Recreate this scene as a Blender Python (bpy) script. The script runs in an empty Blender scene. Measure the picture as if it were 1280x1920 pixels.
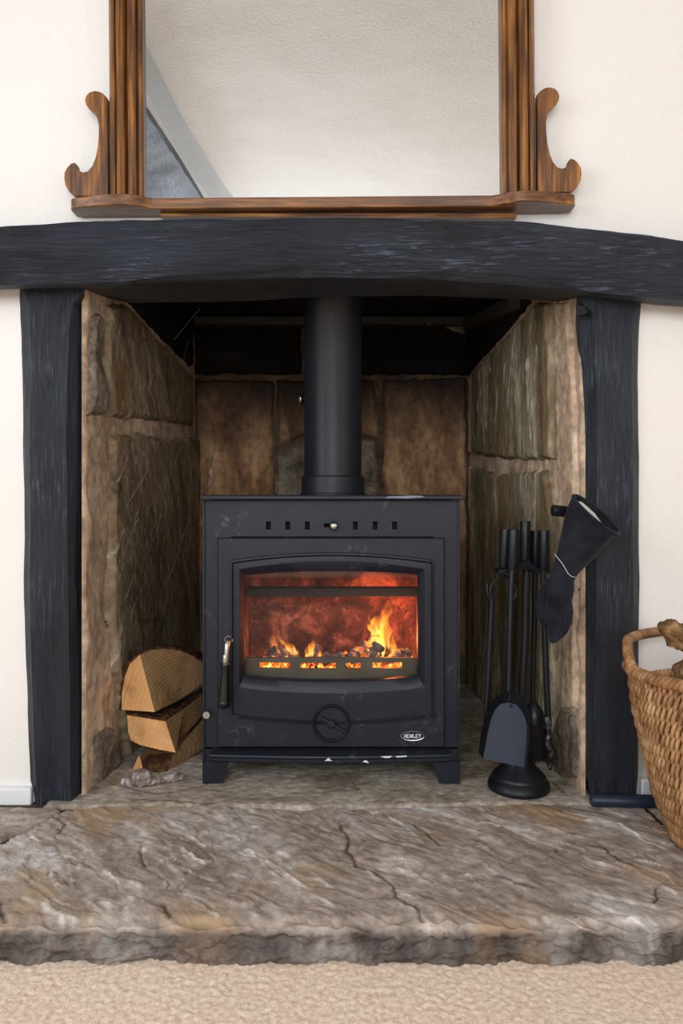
import bpy, math, random
import numpy as np
from mathutils import Vector, Matrix
random.seed(7); np.random.seed(7)
SC = bpy.context.scene; COL = SC.collection
# ---------------------------------------------------------------- camera
F = 1400.0; CZ = 0.679; HZ = 0.055          # focal length in px, eye height, hearth top
cam = bpy.data.objects.new('camera', bpy.data.cameras.new('camera')); COL.objects.link(cam)
cam.data.sensor_fit = 'VERTICAL'; cam.data.sensor_height = 36; cam.data.lens = 36*F/1920
cam.data.shift_y = -35/1920; cam.data.clip_start = .02
cam.location = (0, 0, CZ); cam.rotation_euler = (math.pi/2, 0, 0)
SC.camera = cam
# ---------------------------------------------------------------- world, lights, exposure
SC.view_settings.view_transform = 'Standard'; SC.view_settings.look = 'None'
SC.view_settings.gamma = 1; SC.view_settings.use_curve_mapping = False
SC.view_settings.exposure = 0.0
w = bpy.data.worlds.new('world'); SC.world = w; w.use_nodes = True
w.node_tree.nodes['Background'].inputs[0].default_value = (.72, .84, 1, 1)
w.node_tree.nodes['Background'].inputs[1].default_value = 1.0
def area(name, loc, rot, sx, sy, e, col):
    l = bpy.data.lights.new(name, 'AREA'); l.shape = 'RECTANGLE'; l.size = sx; l.size_y = sy; l.energy = e; l.color = col
    o = bpy.data.objects.new(name, l); COL.objects.link(o); o.location = loc; o.rotation_euler = rot; return o
R = math.radians
area('daylight_window_front', (-.15, -1.90, 1.45), (R(70), 0, 0), 1.9, 1.1, 58, (.90, .95, 1))      # through the window behind the camera
area('daylight_window_left', (-1.90, -.25, 1.40), (R(76), 0, R(-90)), 1.5, 1.1, 31, (.86, .93, 1))      # through the window on the left
area('daylight_window_right', (2.10, -.7, 1.4), (R(76), 0, R(90)), 1.0, 1.1, 7, (1, .90, .78))
def point(name, loc, e, col, r=.03):
    l = bpy.data.lights.new(name, 'POINT'); l.energy = e; l.color = col; l.shadow_soft_size = r
    o = bpy.data.objects.new(name, l); COL.objects.link(o); o.location = loc; return o

# ---------------------------------------------------------------- helpers
def P(px, py, d): return ((px-640)/F*d, d, CZ-(py-925)/F*d)
def L(h):      # srgb 0-255 tuple -> linear
    return tuple(((c/255)/12.92 if c/255 <= .04045 else ((c/255+.055)/1.055)**2.4) for c in h)
_perm = np.random.RandomState(3).permutation(256); _perm = np.concatenate([_perm, _perm, _perm])
_gr = np.random.RandomState(4).normal(size=(256, 3)); _gr /= np.linalg.norm(_gr, axis=1)[:, None]
def perlin(x, y, z):
    x, y, z = np.broadcast_arrays(np.asarray(x, float), np.asarray(y, float), np.asarray(z, float))
    xi, yi, zi = np.floor(x).astype(int), np.floor(y).astype(int), np.floor(z).astype(int)
    xf, yf, zf = x-xi, y-yi, z-zi
    f = lambda t: t*t*t*(t*(t*6-15)+10)
    u, v, s = f(xf), f(yf), f(zf); out = 0
    for a in (0, 1):
        for b in (0, 1):
            for c in (0, 1):
                h = _perm[(_perm[(_perm[(xi+a) & 255]+yi+b) & 255]+zi+c) & 255]
                g = _gr[h]
                d = g[..., 0]*(xf-a)+g[..., 1]*(yf-b)+g[..., 2]*(zf-c)
                out = out + d*(u if a else 1-u)*(v if b else 1-v)*(s if c else 1-s)
    return out*1.5
def fbm(x, y, z, o=4, g=.5):
    r = 0; a = 1
    for i in range(o):
        r = r + a*perlin(x, y, z); a *= g; x = x*2+13.7; y = y*2+5.1; z = z*2+9.3
    return r
def sstep(a, b, t): t = np.clip((t-a)/(b-a), 0, 1); return t*t*(3-2*t)
def terrace(f, n, e=.8): k = np.floor(f*n); return (k+sstep(e, 1, f*n-k))/n
def interp(x, pts): return np.interp(x, [p[0] for p in pts], [p[1] for p in pts])

class MB:
    def __init__(s): s.v = []; s.f = []
    def add(s, v, f):
        b = len(s.v); s.v += [tuple(map(float, p)) for p in v]; s.f += [tuple(b+i for i in q) for q in f]; return s
    def box(s, x0, x1, y0, y1, z0, z1):
        return s.add([(x0,y0,z0),(x1,y0,z0),(x1,y1,z0),(x0,y1,z0),(x0,y0,z1),(x1,y0,z1),(x1,y1,z1),(x0,y1,z1)],
                     [(0,3,2,1),(4,5,6,7),(0,1,5,4),(1,2,6,5),(2,3,7,6),(3,0,4,7)])
    def loft(s, rings, closed=True, cap=True):
        n = len(rings[0]); v = [p for r in rings for p in r]; f = []
        for i in range(len(rings)-1):
            for j in range(n if closed else n-1):
                k = (j+1) % n; f.append((i*n+j, i*n+k, (i+1)*n+k, (i+1)*n+j))
        if cap and closed: f.append(tuple(range(n-1, -1, -1))); f.append(tuple((len(rings)-1)*n+j for j in range(n)))
        return s.add(v, f)
    def tube(s, path, rad, n=14, cap=True, rough=0, rs=60, flat=1):
        path = [Vector(p) for p in path]; rings = []; up = None
        if not hasattr(rad, '__len__'): rad = [rad]*len(path)
        for i, p in enumerate(path):
            t = (path[min(i+1, len(path)-1)]-path[max(i-1, 0)]).normalized()
            if up is None:
                up = Vector((0, 0, 1)) if abs(t.z) < .8 else Vector((0, 1, 0))
            a = t.cross(up).normalized(); b = a.cross(t).normalized(); up = b
            r = []
            for j in range(n):
                an = 2*math.pi*j/n; q = p+(a*math.cos(an)+b*math.sin(an)*flat)*rad[i]
                r.append(q)
            rings.append(r)
        if rough:
            A = np.array([[list(q) for q in r] for r in rings]); C = np.array([list(p) for p in path])[:, None, :]
            nz = fbm(A[..., 0]*rs, A[..., 1]*rs, A[..., 2]*rs, 3)
            A = C+(A-C)*(1+rough*nz[..., None]); rings = [[tuple(q) for q in r] for r in A]
        return s.loft(rings, True, cap)
    def organic(s, path, rad, n=24, rough=.3, rs=60, k=8):
        p = np.array(path, float); t0 = np.arange(len(p)); t1 = np.linspace(0, len(p)-1, (len(p)-1)*k+1)
        q = np.stack([np.interp(t1, t0, p[:, i]) for i in range(3)], -1); ker = np.ones(5)/5
        for i in range(3): q[2:-2, i] = np.convolve(q[:, i], ker, 'valid')
        r = np.interp(t1, t0, rad); return s.tube([tuple(a) for a in q], list(r), n, True, rough, rs)
    def lathe(s, c, prof, n=32, axis='z'):
        rings = []
        for r, h in prof:
            ring = []
            for j in range(n):
                a = 2*math.pi*j/n; x, y = r*math.cos(a), r*math.sin(a)
                ring.append((c[0]+x, c[1]+y, c[2]+h) if axis == 'z' else (c[0]+x, c[1]+h, c[2]+y) if axis == 'y' else (c[0]+h, c[1]+x, c[2]+y))
            rings.append(ring)
        return s.loft(rings)
    def prism(s, pts, off):
        n = len(pts); v = list(pts)+[tuple(np.array(p)+np.array(off)) for p in pts]
        f = [tuple(range(n)), tuple(range(2*n-1, n-1, -1))]+[(j, n+j, n+(j+1) % n, (j+1) % n) for j in range(n)]
        return s.add(v, f)
ORG = {}
def link(name, me):
    o = bpy.data.objects.new(name, me); COL.objects.link(o); return o
def root(name, label, cat, loc, group=None, kind=None):
    o = link(name, None); o.location = loc; o.empty_display_size = .02; ORG[o] = Vector(loc)
    if label: o['label'] = label
    if cat: o['category'] = cat
    if group: o['group'] = group
    if kind: o['kind'] = kind
    return o
def tag(o, label, cat, group=None, kind=None):
    o['label'] = label
    if cat: o['category'] = cat
    if group: o['group'] = group
    if kind: o['kind'] = kind
    return o
def obj(name, mb, mat, parent=None, smooth=35, bevel=0, loc=None, label=None, attr=None, segs=2, recalc=True):
    org = ORG[parent] if parent is not None else Vector(loc or (0, 0, 0))
    me = bpy.data.meshes.new(name)
    if isinstance(mb, MB): v, f = mb.v, mb.f
    else: v, f = mb
    v = np.asarray(v, float)-np.array(org)
    me.from_pydata(v.tolist(), [], f if isinstance(f, list) else f.tolist()); me.update()
    if recalc and len(f) < 60000:
        import bmesh
        bm = bmesh.new(); bm.from_mesh(me); bmesh.ops.recalc_face_normals(bm, faces=bm.faces); bm.to_mesh(me); bm.free()
    if smooth:
        me.polygons.foreach_set('use_smooth', [True]*len(me.polygons))
        if smooth < 180: me.set_sharp_from_angle(angle=R(smooth))
    if attr:
        for k, a in attr.items():
            at = me.attributes.new(k, 'FLOAT', 'POINT'); at.data.foreach_set('value', np.asarray(a, float).ravel())
    if mat: me.materials.append(mat)
    o = link(name, me)
    if parent is not None: o.parent = parent
    else: o.location = org
    ORG[o] = org
    if bevel:
        m = o.modifiers.new('bevel', 'BEVEL'); m.width = bevel; m.segments = segs; m.limit_method = 'ANGLE'; m.angle_limit = R(40)
        m.harden_normals = False
    if label: o['label'] = label
    return o
def struct(o): o['kind'] = 'structure'; return o

# ---------------------------------------------------------------- materials
class NT:
    def __init__(s, name):
        s.m = bpy.data.materials.new(name); s.m.use_nodes = True; s.t = s.m.node_tree; s.t.nodes.clear()
        s.out = s.n('ShaderNodeOutputMaterial'); s.tc = s.n('ShaderNodeTexCoord')
    def n(s, ty, **k):
        x = s.t.nodes.new(ty)
        for a, b in k.items(): setattr(x, a, b)
        return x
    def l(s, a, b): s.t.links.new(a, b)
    def set(s, inp, v):
        if hasattr(v, 'is_output') or isinstance(v, bpy.types.NodeSocket): s.l(v, inp)
        else: inp.default_value = v if not isinstance(v, tuple) or len(v) != 3 or inp.type != 'RGBA' else (*v, 1)
    def co(s, sc=(1, 1, 1), loc=(0, 0, 0), rot=(0, 0, 0)):
        m = s.n('ShaderNodeMapping'); s.l(s.tc.outputs['Object'], m.inputs[0])
        m.inputs['Location'].default_value = loc; m.inputs['Rotation'].default_value = rot
        k = s.n('ShaderNodeMapping'); s.l(m.outputs[0], k.inputs[0]); k.inputs['Scale'].default_value = sc
        return k.outputs[0]
    def noise(s, scale, detail=5, rough=.55, co=None, dist=0):
        x = s.n('ShaderNodeTexNoise'); s.l(co or s.tc.outputs['Object'], x.inputs['Vector'])
        x.inputs['Scale'].default_value = scale; x.inputs['Detail'].default_value = detail
        x.inputs['Roughness'].default_value = rough; x.inputs['Distortion'].default_value = dist
        return x.outputs['Fac']
    def vor(s, scale, co=None, feature='F1', out='Distance'):
        x = s.n('ShaderNodeTexVoronoi'); x.feature = feature; s.l(co or s.tc.outputs['Object'], x.inputs['Vector'])
        x.inputs['Scale'].default_value = scale; return x.outputs[out]
    def ramp(s, fac, stops, interp='LINEAR'):
        x = s.n('ShaderNodeValToRGB'); s.l(fac, x.inputs[0]); e = x.color_ramp.elements; x.color_ramp.interpolation = interp
        while len(e) < len(stops): e.new(.5)
        for i, (p, c) in enumerate(stops):
            e[i].position = p; e[i].color = (*c, 1) if hasattr(c, '__len__') else (c, c, c, 1)
        return x.outputs[0]
    def mix(s, fac, a, b, mode='MIX'):
        x = s.n('ShaderNodeMix', data_type='RGBA', blend_type=mode)
        s.set(x.inputs[0], fac); s.set(x.inputs[6], a); s.set(x.inputs[7], b); return x.outputs[2]
    def math(s, op, a, b=None, c=None):
        x = s.n('ShaderNodeMath', operation=op); s.set(x.inputs[0], a)
        if b is not None: s.set(x.inputs[1], b)
        if c is not None: s.set(x.inputs[2], c)
        return x.outputs[0]
    def mr(s, v, a, b, c=0., d=1.):
        x = s.n('ShaderNodeMapRange'); s.set(x.inputs[0], v)
        for i, q in enumerate((a, b, c, d)): x.inputs[i+1].default_value = q
        return x.outputs[0]
    def attr(s, name): x = s.n('ShaderNodeAttribute', attribute_name=name); return x.outputs['Fac']
    def xyz(s): x = s.n('ShaderNodeSeparateXYZ'); s.l(s.tc.outputs['Object'], x.inputs[0]); return x.outputs
    def bump(s, h, dist=.002, st=1., nrm=None):
        x = s.n('ShaderNodeBump'); s.l(h, x.inputs['Height']); x.inputs['Distance'].default_value = dist
        x.inputs['Strength'].default_value = st
        if nrm: s.l(nrm, x.inputs['Normal'])
        return x.outputs[0]
    def bsdf(s, col, rough=.6, metal=0., bump=None, spec=.5, emit=None, est=0., coat=0., sheen=0.):
        b = s.n('ShaderNodeBsdfPrincipled'); s.set(b.inputs['Base Color'], col); s.set(b.inputs['Roughness'], rough)
        s.set(b.inputs['Metallic'], metal); s.set(b.inputs['Specular IOR Level'], spec)
        if bump: s.l(bump, b.inputs['Normal'])
        if emit is not None: s.set(b.inputs['Emission Color'], emit); s.set(b.inputs['Emission Strength'], est)
        if coat: b.inputs['Coat Weight'].default_value = coat; b.inputs['Coat Roughness'].default_value = .25
        if sheen: b.inputs['Sheen Weight'].default_value = sheen; b.inputs['Sheen Roughness'].default_value = .4
        s.l(b.outputs[0], s.out.inputs['Surface']); return s.m

def mat_plaster(name, c, amp=.0015):
    t = NT(name); n1 = t.noise(2.2, 4); n2 = t.noise(70, 5); n3 = t.noise(260, 3)
    c2 = tuple(x*.93 for x in c)
    col = t.mix(n1, c2, c); h = t.math('ADD', t.math('MULTIPLY', n2, 2.0), t.math('MULTIPLY', n3, .35))
    return t.bsdf(col, .85, bump=t.bump(h, amp, .7), spec=.2)
def mat_stone(name, dark, mid, light, stretch=(1, 1, 1), rot=(0, 0, 0), sc=1., rust=None, bump=.004, vein=False, rough=.8, soot=None, front=False, spec=.25, stain=None):
    t = NT(name); co = t.co(stretch, rot=rot); big = t.noise(5*sc, 5, .6, co, .6); fine = t.noise(38*sc, 7, .62, t.co(tuple(x**.5 for x in stretch), rot=rot), .3); gr = t.noise(330, 3, .6)
    col = t.ramp(big, [(.28, dark), (.5, mid), (.72, light)])
    col = t.mix(t.mr(fine, .3, .7, 0, 1), t.mix(1., col, (.55, .53, .52), 'MULTIPLY'), t.mix(1., col, (1.45, 1.42, 1.40), 'MULTIPLY'))
    if rust: col = t.mix(t.mr(t.noise(3.1, 3, .5, t.co(stretch, (3, 7, 1), rot)), .54, .68, 0, .75), col, rust)
    if stain:   # one mineral stain, its centre and size in object coordinates
        for (cx, cy, cz, sx, sy, sz, c, k) in stain:
            m = t.n('ShaderNodeMapping'); t.l(t.tc.outputs['Object'], m.inputs[0]); m.inputs['Location'].default_value = (-cx/sx, -cy/sy, -cz/sz)
            m.inputs['Scale'].default_value = (1/sx, 1/sy, 1/sz)
            g = t.n('ShaderNodeVectorMath', operation='LENGTH'); t.l(m.outputs[0], g.inputs[0])
            f = t.mr(t.math('ADD', g.outputs['Value'], t.math('MULTIPLY', t.noise(14, 5, .6, co), 1.1)), .75, 1.6, k, 0.)
            col = t.mix(f, col, c)
    if vein:
        col = t.mix(t.math('MULTIPLY', t.attr('vein'), t.mr(fine, .35, .62, .3 if front else .1, 1. if front else .8)), col, L((236, 230, 222) if front else (206, 197, 186)))
        col = t.mix(t.math('MULTIPLY', t.attr('crack'), .85), col, L((48, 42, 38)))
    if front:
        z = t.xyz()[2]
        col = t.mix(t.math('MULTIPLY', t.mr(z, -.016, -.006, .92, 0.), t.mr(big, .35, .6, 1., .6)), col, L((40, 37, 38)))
    if soot:
        z = t.xyz()[2]; f = t.mr(t.math('ADD', z, t.math('MULTIPLY', t.noise(4, 4), .25)), soot[0], soot[1], 0., soot[2]); col = t.mix(f, col, (.012, .010, .009))
    sp = t.mr(t.vor(85), .0, .10, 1., 0.)
    col = t.mix(t.math('MULTIPLY', sp, t.mr(t.noise(9), .5, .6, 0, .6)), col, L((50, 40, 34)))
    h = t.math('ADD', t.math('MULTIPLY', t.noise(22*sc, 8, .65, co, .8), 1.6), t.math('MULTIPLY', gr, .22))
    return t.bsdf(col, rough, bump=t.bump(h, bump, .9), spec=spec)
def mat_wood(name, a, b, c, stretch=(22, 22, 1), sc=7, rough=.4, coat=.2, bump=.0006, rot=(0, 0, 0)):
    t = NT(name); co = t.co(stretch, rot=rot); g = t.noise(sc, 8, .65, co, .4); big = t.noise(6, 3, .5, t.co(tuple(s**.5 for s in stretch)))
    col = t.ramp(g, [(.3, a), (.5, b), (.7, c)]); col = t.mix(t.mr(big, .42, .62, .0, .75), col, t.mix(1., col, (.30, .27, .22), 'MULTIPLY'))
    return t.bsdf(col, rough, bump=t.bump(g, bump, .6), coat=coat)
def mat_paintwood(name, stretch, rot=(0, 0, 0)):
    t = NT(name); co = t.co(stretch, rot=rot); g = t.noise(14, 8, .7, co, .6); g2 = t.noise(3.5, 4, .6, t.co(tuple(s**.6 for s in stretch)))
    col = t.mix(t.mr(g2, .3, .7), L((15, 18, 25)), L((40, 46, 58)))
    wear = t.math('MULTIPLY', t.mr(g, .52, .66), t.mr(t.noise(5.5, 4), .50, .64, 0, .8))
    col = t.mix(wear, col, L((104, 114, 132)))
    pit = t.mr(t.vor(26), .025, .05, 1., 0.)
    col = t.mix(pit, col, (.004, .004, .005))
    h = t.math('SUBTRACT', t.math('ADD', t.math('MULTIPLY', g, 1.), t.math('MULTIPLY', t.noise(170, 3), .12)), t.math('MULTIPLY', pit, .8))
    return t.bsdf(col, t.mr(g, .3, .7, .34, .52), bump=t.bump(h, .006, 1.), spec=.45)
def mat_metal_paint(name, c, rough=.55, metal=.0, speck=0.0, spec=.5, grain=.0004):
    t = NT(name); n = t.noise(6, 4); g = t.noise(420, 2); col = t.mix(n, tuple(x*.8 for x in c), tuple(x*1.2 for x in c))
    if speck:
        s = t.math('MULTIPLY', t.mr(t.noise(7, 3), .55, .66), t.mr(t.noise(46, 6, .8), .56, .62, 0, speck)); col = t.mix(s, col, L((130, 118, 112)))
    return t.bsdf(col, t.mr(n, .3, .7, rough-.06, rough+.08), metal, bump=t.bump(g, grain, .6), spec=spec*.62)
def mat_plain(name, c, rough=.5, metal=0., spec=.5): return NT(name).bsdf(c, rough, metal, spec=spec)

M = {}
M['wall'] = mat_plaster('painted_plaster', L((234, 229, 223)))
M['wall_warm'] = mat_plaster('painted_plaster_warm', L((236, 224, 212)))
M['ceiling'] = mat_plaster('textured_ceiling_plaster', L((204, 200, 194)), .0028)
M['skirt'] = mat_plain('white_gloss_paint', L((225, 226, 228)), .35)
M['beam'] = mat_paintwood('black_painted_beam', (1.2, 14, 14))
M['joist'] = mat_paintwood('black_painted_joist', (9, 1.6, 9))
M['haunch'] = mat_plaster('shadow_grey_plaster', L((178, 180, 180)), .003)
M['post'] = mat_paintwood('black_painted_post', (16, 16, 1.3))
M['hearth'] = mat_stone('riven_hearth_stone', L((122, 108, 98)), L((162, 148, 136)), L((194, 190, 188)), (1, 2.0, 1), (0, 0, R(45)), 1., L((172, 140, 104)), .0026, True, .58, front=True, spec=.4,
    stain=[(-.62, 1.30, 0, .26, .10, 1, L((186, 138, 88)), .7), (.22, 1.17, 0, .16, .09, 1, L((182, 152, 116)), .45)])
M['hearth_back'] = mat_stone('worn_hearth_stone', L((116, 105, 93)), L((160, 149, 135)), L((192, 184, 174)), (1, 1.6, 1), (0, 0, 0), 1.3, None, .003, True, .75)
M['stone_left'] = mat_stone('brown_side_stone', L((82, 70, 56)), L((128, 112, 90)), L((162, 146, 122)), (1, 2.2, .8), (R(-28), 0, 0), 1., L((118, 92, 58)), .0024, True, .75)
M['stone_right'] = mat_stone('olive_side_stone', L((78, 68, 50)), L((134, 122, 96)), L((206, 196, 170)), (3, 3, .5), (0, 0, 0), 1., L((120, 92, 58)), .0035, True, .75)
M['stone_rough'] = mat_stone('rough_grey_stone', L((78, 70, 62)), L((128, 116, 102)), L((160, 146, 128)), (1, 1, 1), (0, 0, 0), 2.2, None, .007)
M['stone_back'] = mat_stone('heat_browned_stone', L((70, 50, 36)), L((136, 102, 72)), L((184, 146, 108)), (1.6, 1, .6), (0, 0, 0), 1., L((74, 56, 60)), .003, True, soot=(.82, 1.10, .9))
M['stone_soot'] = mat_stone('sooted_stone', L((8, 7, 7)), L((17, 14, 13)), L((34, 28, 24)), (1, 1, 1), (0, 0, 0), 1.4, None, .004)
M['mortar'] = mat_stone('tan_lime_mortar', L((150, 128, 106)), L((188, 163, 138)), L((212, 190, 166)), (1, 1, .8), (0, 0, 0), 1., None, .0035)
M['mortar_dark'] = mat_stone('sooted_mortar', L((58, 48, 38)), L((86, 70, 54)), L((110, 90, 70)), (1, 1, 1), (0, 0, 0), 1.2, None, .005)
M['stove'] = mat_metal_paint('matt_black_stove_paint', L((23, 27, 37)), .46, 0, .30)
M['stove_dk'] = mat_metal_paint('black_cast_iron', L((16, 16, 18)), .6)
M['flue'] = mat_metal_paint('matt_black_flue', L((27, 29, 36)), .40, 0, 0, .6)
M['tool'] = mat_metal_paint('satin_black_steel', L((20, 22, 27)), .38)
M['shovel'] = mat_metal_paint('worn_blue_black_steel', L((34, 42, 58)), .45)
M['chrome'] = mat_plain('brushed_steel', L((190, 188, 182)), .25, 1.)
M['black_gloss'] = mat_plain('black_lacquer', L((14, 14, 15)), .18)
M['void'] = mat_plain('dark_inside', (.006, .006, .007), .9)
M['plate'] = mat_stone('rusty_register_plate', L((16, 11, 8)), L((34, 23, 16)), L((54, 36, 24)), (1, 1, 1), (0, 0, 0), 1, None, .001)
M['strip'] = mat_metal_paint('dirty_steel_angle', L((66, 60, 55)), .5)
wf = (L((52, 29, 9)), L((120, 74, 28)), L((172, 114, 48)))
M['frame'] = mat_wood('stained_frame_wood', *wf)
M['frame_h'] = mat_wood('stained_shelf_wood', *wf, stretch=(1, 22, 22))
M['endgrain'] = None

def mat_log(name, c1, c2, center, sc=90, rot=(0, 0, 0), ringk=.7):
    t = NT(name); m = t.n('ShaderNodeMapping'); t.l(t.tc.outputs['Object'], m.inputs[0])
    m.inputs['Location'].default_value = tuple(-c for c in center)
    w_ = t.n('ShaderNodeTexWave'); w_.wave_type = 'RINGS'; w_.rings_direction = 'Y'; t.l(m.outputs[0], w_.inputs['Vector'])
    w_.inputs['Scale'].default_value = sc; w_.inputs['Distortion'].default_value = 2.2; w_.inputs['Detail'].default_value = 3; w_.inputs['Detail Scale'].default_value = .6
    saw = t.noise(34, 5, .7, t.co((1, 1, 7), rot=(0, R(52), 0)))
    w_.inputs['Distortion'].default_value = 3.2; w_.inputs['Detail Scale'].default_value = .35
    col = t.mix(t.math('MULTIPLY', w_.outputs['Fac'], t.mr(t.noise(22, 4), .3, .7, .1, ringk)), c1, c2); col = t.mix(t.mr(saw, .35, .65, 0, .7), col, tuple(x*1.2 for x in c1))
    col = t.mix(t.mr(t.noise(13, 5, .65), .5, .68, 0, .5), col, tuple(x*.45 for x in c2))
    return t.bsdf(col, .75, bump=t.bump(t.math('ADD', w_.outputs['Fac'], t.noise(160, 4)), .0008, .6), spec=.2)
M['log_end'] = mat_log('pale_sawn_log_end', L((226, 172, 116)), L((176, 122, 74)), (.2, 0, -.05), 30, ringk=.15)
M['log_side'] = mat_log('brown_split_log_face', L((148, 116, 80)), L((86, 60, 38)), (.035, 0, .035), 40)
t = NT('rough_bark'); bb = t.noise(40, 6, .7, t.co((1, 1, 1))); vv = t.vor(75)
M['bark'] = t.bsdf(t.ramp(bb, [(.3, L((28, 18, 12))), (.5, L((72, 48, 30))), (.7, L((116, 84, 56)))]), .9, bump=t.bump(t.math('ADD', bb, vv), .006, 1.), spec=.15)
t = NT('grey_driftwood'); bb = t.noise(46, 7, .7)
M['drift'] = t.bsdf(t.ramp(bb, [(.3, L((52, 34, 20))), (.5, L((122, 92, 60))), (.7, L((170, 136, 96)))]), .85, bump=t.bump(bb, .006, 1.), spec=.15)
t = NT('woven_rush'); bb = t.noise(60, 5, .6, t.co((1, 1, .35))); big = t.noise(14, 3)
M['rush'] = t.bsdf(t.mix(t.mr(big, .35, .65, 0, .6), t.ramp(bb, [(.3, L((104, 70, 42))), (.5, L((172, 128, 86))), (.72, L((216, 178, 134)))]), L((128, 88, 54))), .55, bump=t.bump(t.noise(240, 4), .001, .7), spec=.3)
t = NT('beige_carpet'); g = t.noise(120, 4, .7); g2 = t.noise(700, 2, .6); b = t.noise(11, 4)
M['carpet'] = t.bsdf(t.mix(t.mr(g2, .35, .65, 0, .35), t.mix(b, t.ramp(g, [(.3, L((196, 162, 132))), (.6, L((240, 214, 190)))]), t.ramp(g, [(.3, L((210, 182, 156))), (.6, L((250, 234, 216)))])), L((176, 138, 106))), .95, bump=t.bump(t.math('ADD', g, t.math('MULTIPLY', g2, .4)), .002, .8), spec=.1, sheen=.3)
t = NT('black_suede'); g = t.noise(120, 5, .7); d = t.mr(t.vor(150), .02, .05, 1., 0.)
col = t.mix(t.mr(t.noise(18, 5), .35, .65), L((11, 12, 17)), L((36, 38, 47))); col = t.mix(t.math('MULTIPLY', d, t.mr(t.noise(20), .52, .6, 0, .7)), col, L((120, 116, 112)))
M['suede'] = t.bsdf(col, .85, bump=t.bump(g, .002, .8), spec=.2, sheen=.08)
M['lining'] = mat_plain('white_fleece', L((178, 176, 172)), .95)
M['thread'] = mat_plain('white_thread', L((206, 206, 200)), .7)
t = NT('whitened_rusty_iron'); g = t.noise(42, 6, .7)
M['rusty'] = t.bsdf(t.ramp(g, [(.36, L((72, 56, 52))), (.5, L((140, 126, 122))), (.62, L((222, 214, 210)))]), .8, bump=t.bump(g, .003, 1.))
t = NT('old_mirror_silver'); M['mirror'] = t.bsdf(L((236, 238, 240)), .01, 1.)
t = NT('stove_glass'); tr = t.n('ShaderNodeBsdfTransparent'); gl = t.n('ShaderNodeBsdfGlossy'); gl.inputs['Roughness'].default_value = .04
df = t.n('ShaderNodeBsdfDiffuse'); df.inputs[0].default_value = (.16, .13, .11, 1)
m1 = t.n('ShaderNodeMixShader'); m2 = t.n('ShaderNodeMixShader'); t.l(tr.outputs[0], m1.inputs[1]); t.l(gl.outputs[0], m1.inputs[2]); m1.inputs[0].default_value = .010
z = t.xyz()[2]; sm = t.math('ADD', t.math('MULTIPLY', t.noise(16, 5), .03), t.mr(z, .440, .462, .0, .45)); t.l(sm, m2.inputs[0]); t.l(m1.outputs[0], m2.inputs[1]); t.l(df.outputs[0], m2.inputs[2])
t.l(m2.outputs[0], t.out.inputs[0]); M['glass'] = t.m
t = NT('window_glass'); tr = t.n('ShaderNodeBsdfTransparent'); gl = t.n('ShaderNodeBsdfGlossy'); gl.inputs['Roughness'].default_value = .0
m1 = t.n('ShaderNodeMixShader'); t.l(tr.outputs[0], m1.inputs[1]); t.l(gl.outputs[0], m1.inputs[2]); m1.inputs[0].default_value = .06; t.l(m1.outputs[0], t.out.inputs[0]); M['pane'] = t.m
M['brick'] = mat_stone('red_fire_brick', L((20, 12, 10)), L((104, 62, 50)), L((196, 132, 108)), (1, 1, 1), (0, 0, 0), 3.2, L((30, 20, 17)), .006)
t = NT('ash_grey_bar'); M['bar'] = t.bsdf(t.mix(t.noise(20, 5), L((26, 23, 19)), L((92, 84, 66))), .6, .2, bump=t.bump(t.noise(60, 4), .001, .7))
t = NT('glowing_charred_wood'); g = t.noise(34, 5, .7, None, 1.); e = t.mr(g, .54, .66)
z = t.xyz()[2]; hot = t.math('MULTIPLY', e, t.mr(t.noise(17, 3), .42, .6))
M['ember'] = t.bsdf(t.ramp(g, [(.3, L((24, 20, 18))), (.6, L((120, 108, 100)))]), .9, bump=t.bump(g, .006, 1.), emit=t.ramp(hot, [(0, (1, .06, .005)), (.5, (1, .24, .02)), (1, (1, .62, .16))]), est=t.math('MULTIPLY', hot, 3.5))
t = NT('glowing_embers'); g = t.noise(60, 4, .7, None, .6); hot = t.mr(g, .38, .68)
M['coal'] = t.bsdf(L((30, 22, 18)), .9, emit=t.ramp(hot, [(0, (.9, .03, .003)), (.45, (1, .14, .01)), (1, (1, .55, .10))]), est=t.math('MULTIPLY', hot, 3.6))
def mat_flame(name, tip, strength=1.):
    t = NT(name); x = t.xyz(); co = t.co((16, 16, 7), rot=(0, 0, 0)); n = t.noise(2.2, 4, .6, co, .8)
    u = t.n('ShaderNodeTexCoord'); sep = t.n('ShaderNodeSeparateXYZ'); t.l(u.outputs['Generated'], sep.inputs[0])
    h = sep.outputs[2]; base = t.mr(h, 0., .85, 1., .0)
    f = t.math('MULTIPLY', t.mr(n, .40, .60), t.math('ADD', .25, t.math('MULTIPLY', base, .9)))
    col = t.ramp(h, [(0, (1, .50, .12)), (.35, (1, .36, .03)), (1., tip)])
    e = t.n('ShaderNodeEmission'); t.l(col, e.inputs[0]); t.l(t.math('MULTIPLY', f, 420*strength), e.inputs[1])
    t.l(e.outputs[0], t.out.inputs['Volume']); return t.m
M['flame'] = mat_flame('orange_flame', (1, .20, .01), 1.)
M['flame_pale'] = mat_flame('pale_flame', (1, .22, .06), .45)
M['badge'] = mat_plain('navy_enamel', L((14, 18, 46)), .3)
M['letter'] = mat_plain('silver_white_lettering', L((226, 226, 230)), .4)
M['chip_grey'] = mat_plain('grey_primer', L((112, 120, 134)), .6)
M['chip'] = mat_plain('white_paint_chip', L((205, 208, 212)), .6)
M['brass'] = mat_plain('dull_brass_screw', L((150, 116, 70)), .4, .9)
t = NT('dark_bristle'); M['bristle'] = t.bsdf(L((30, 24, 22)), .8)
M['cobweb'] = mat_plain('cobweb_grey', L((150, 145, 138)), .9)

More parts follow.
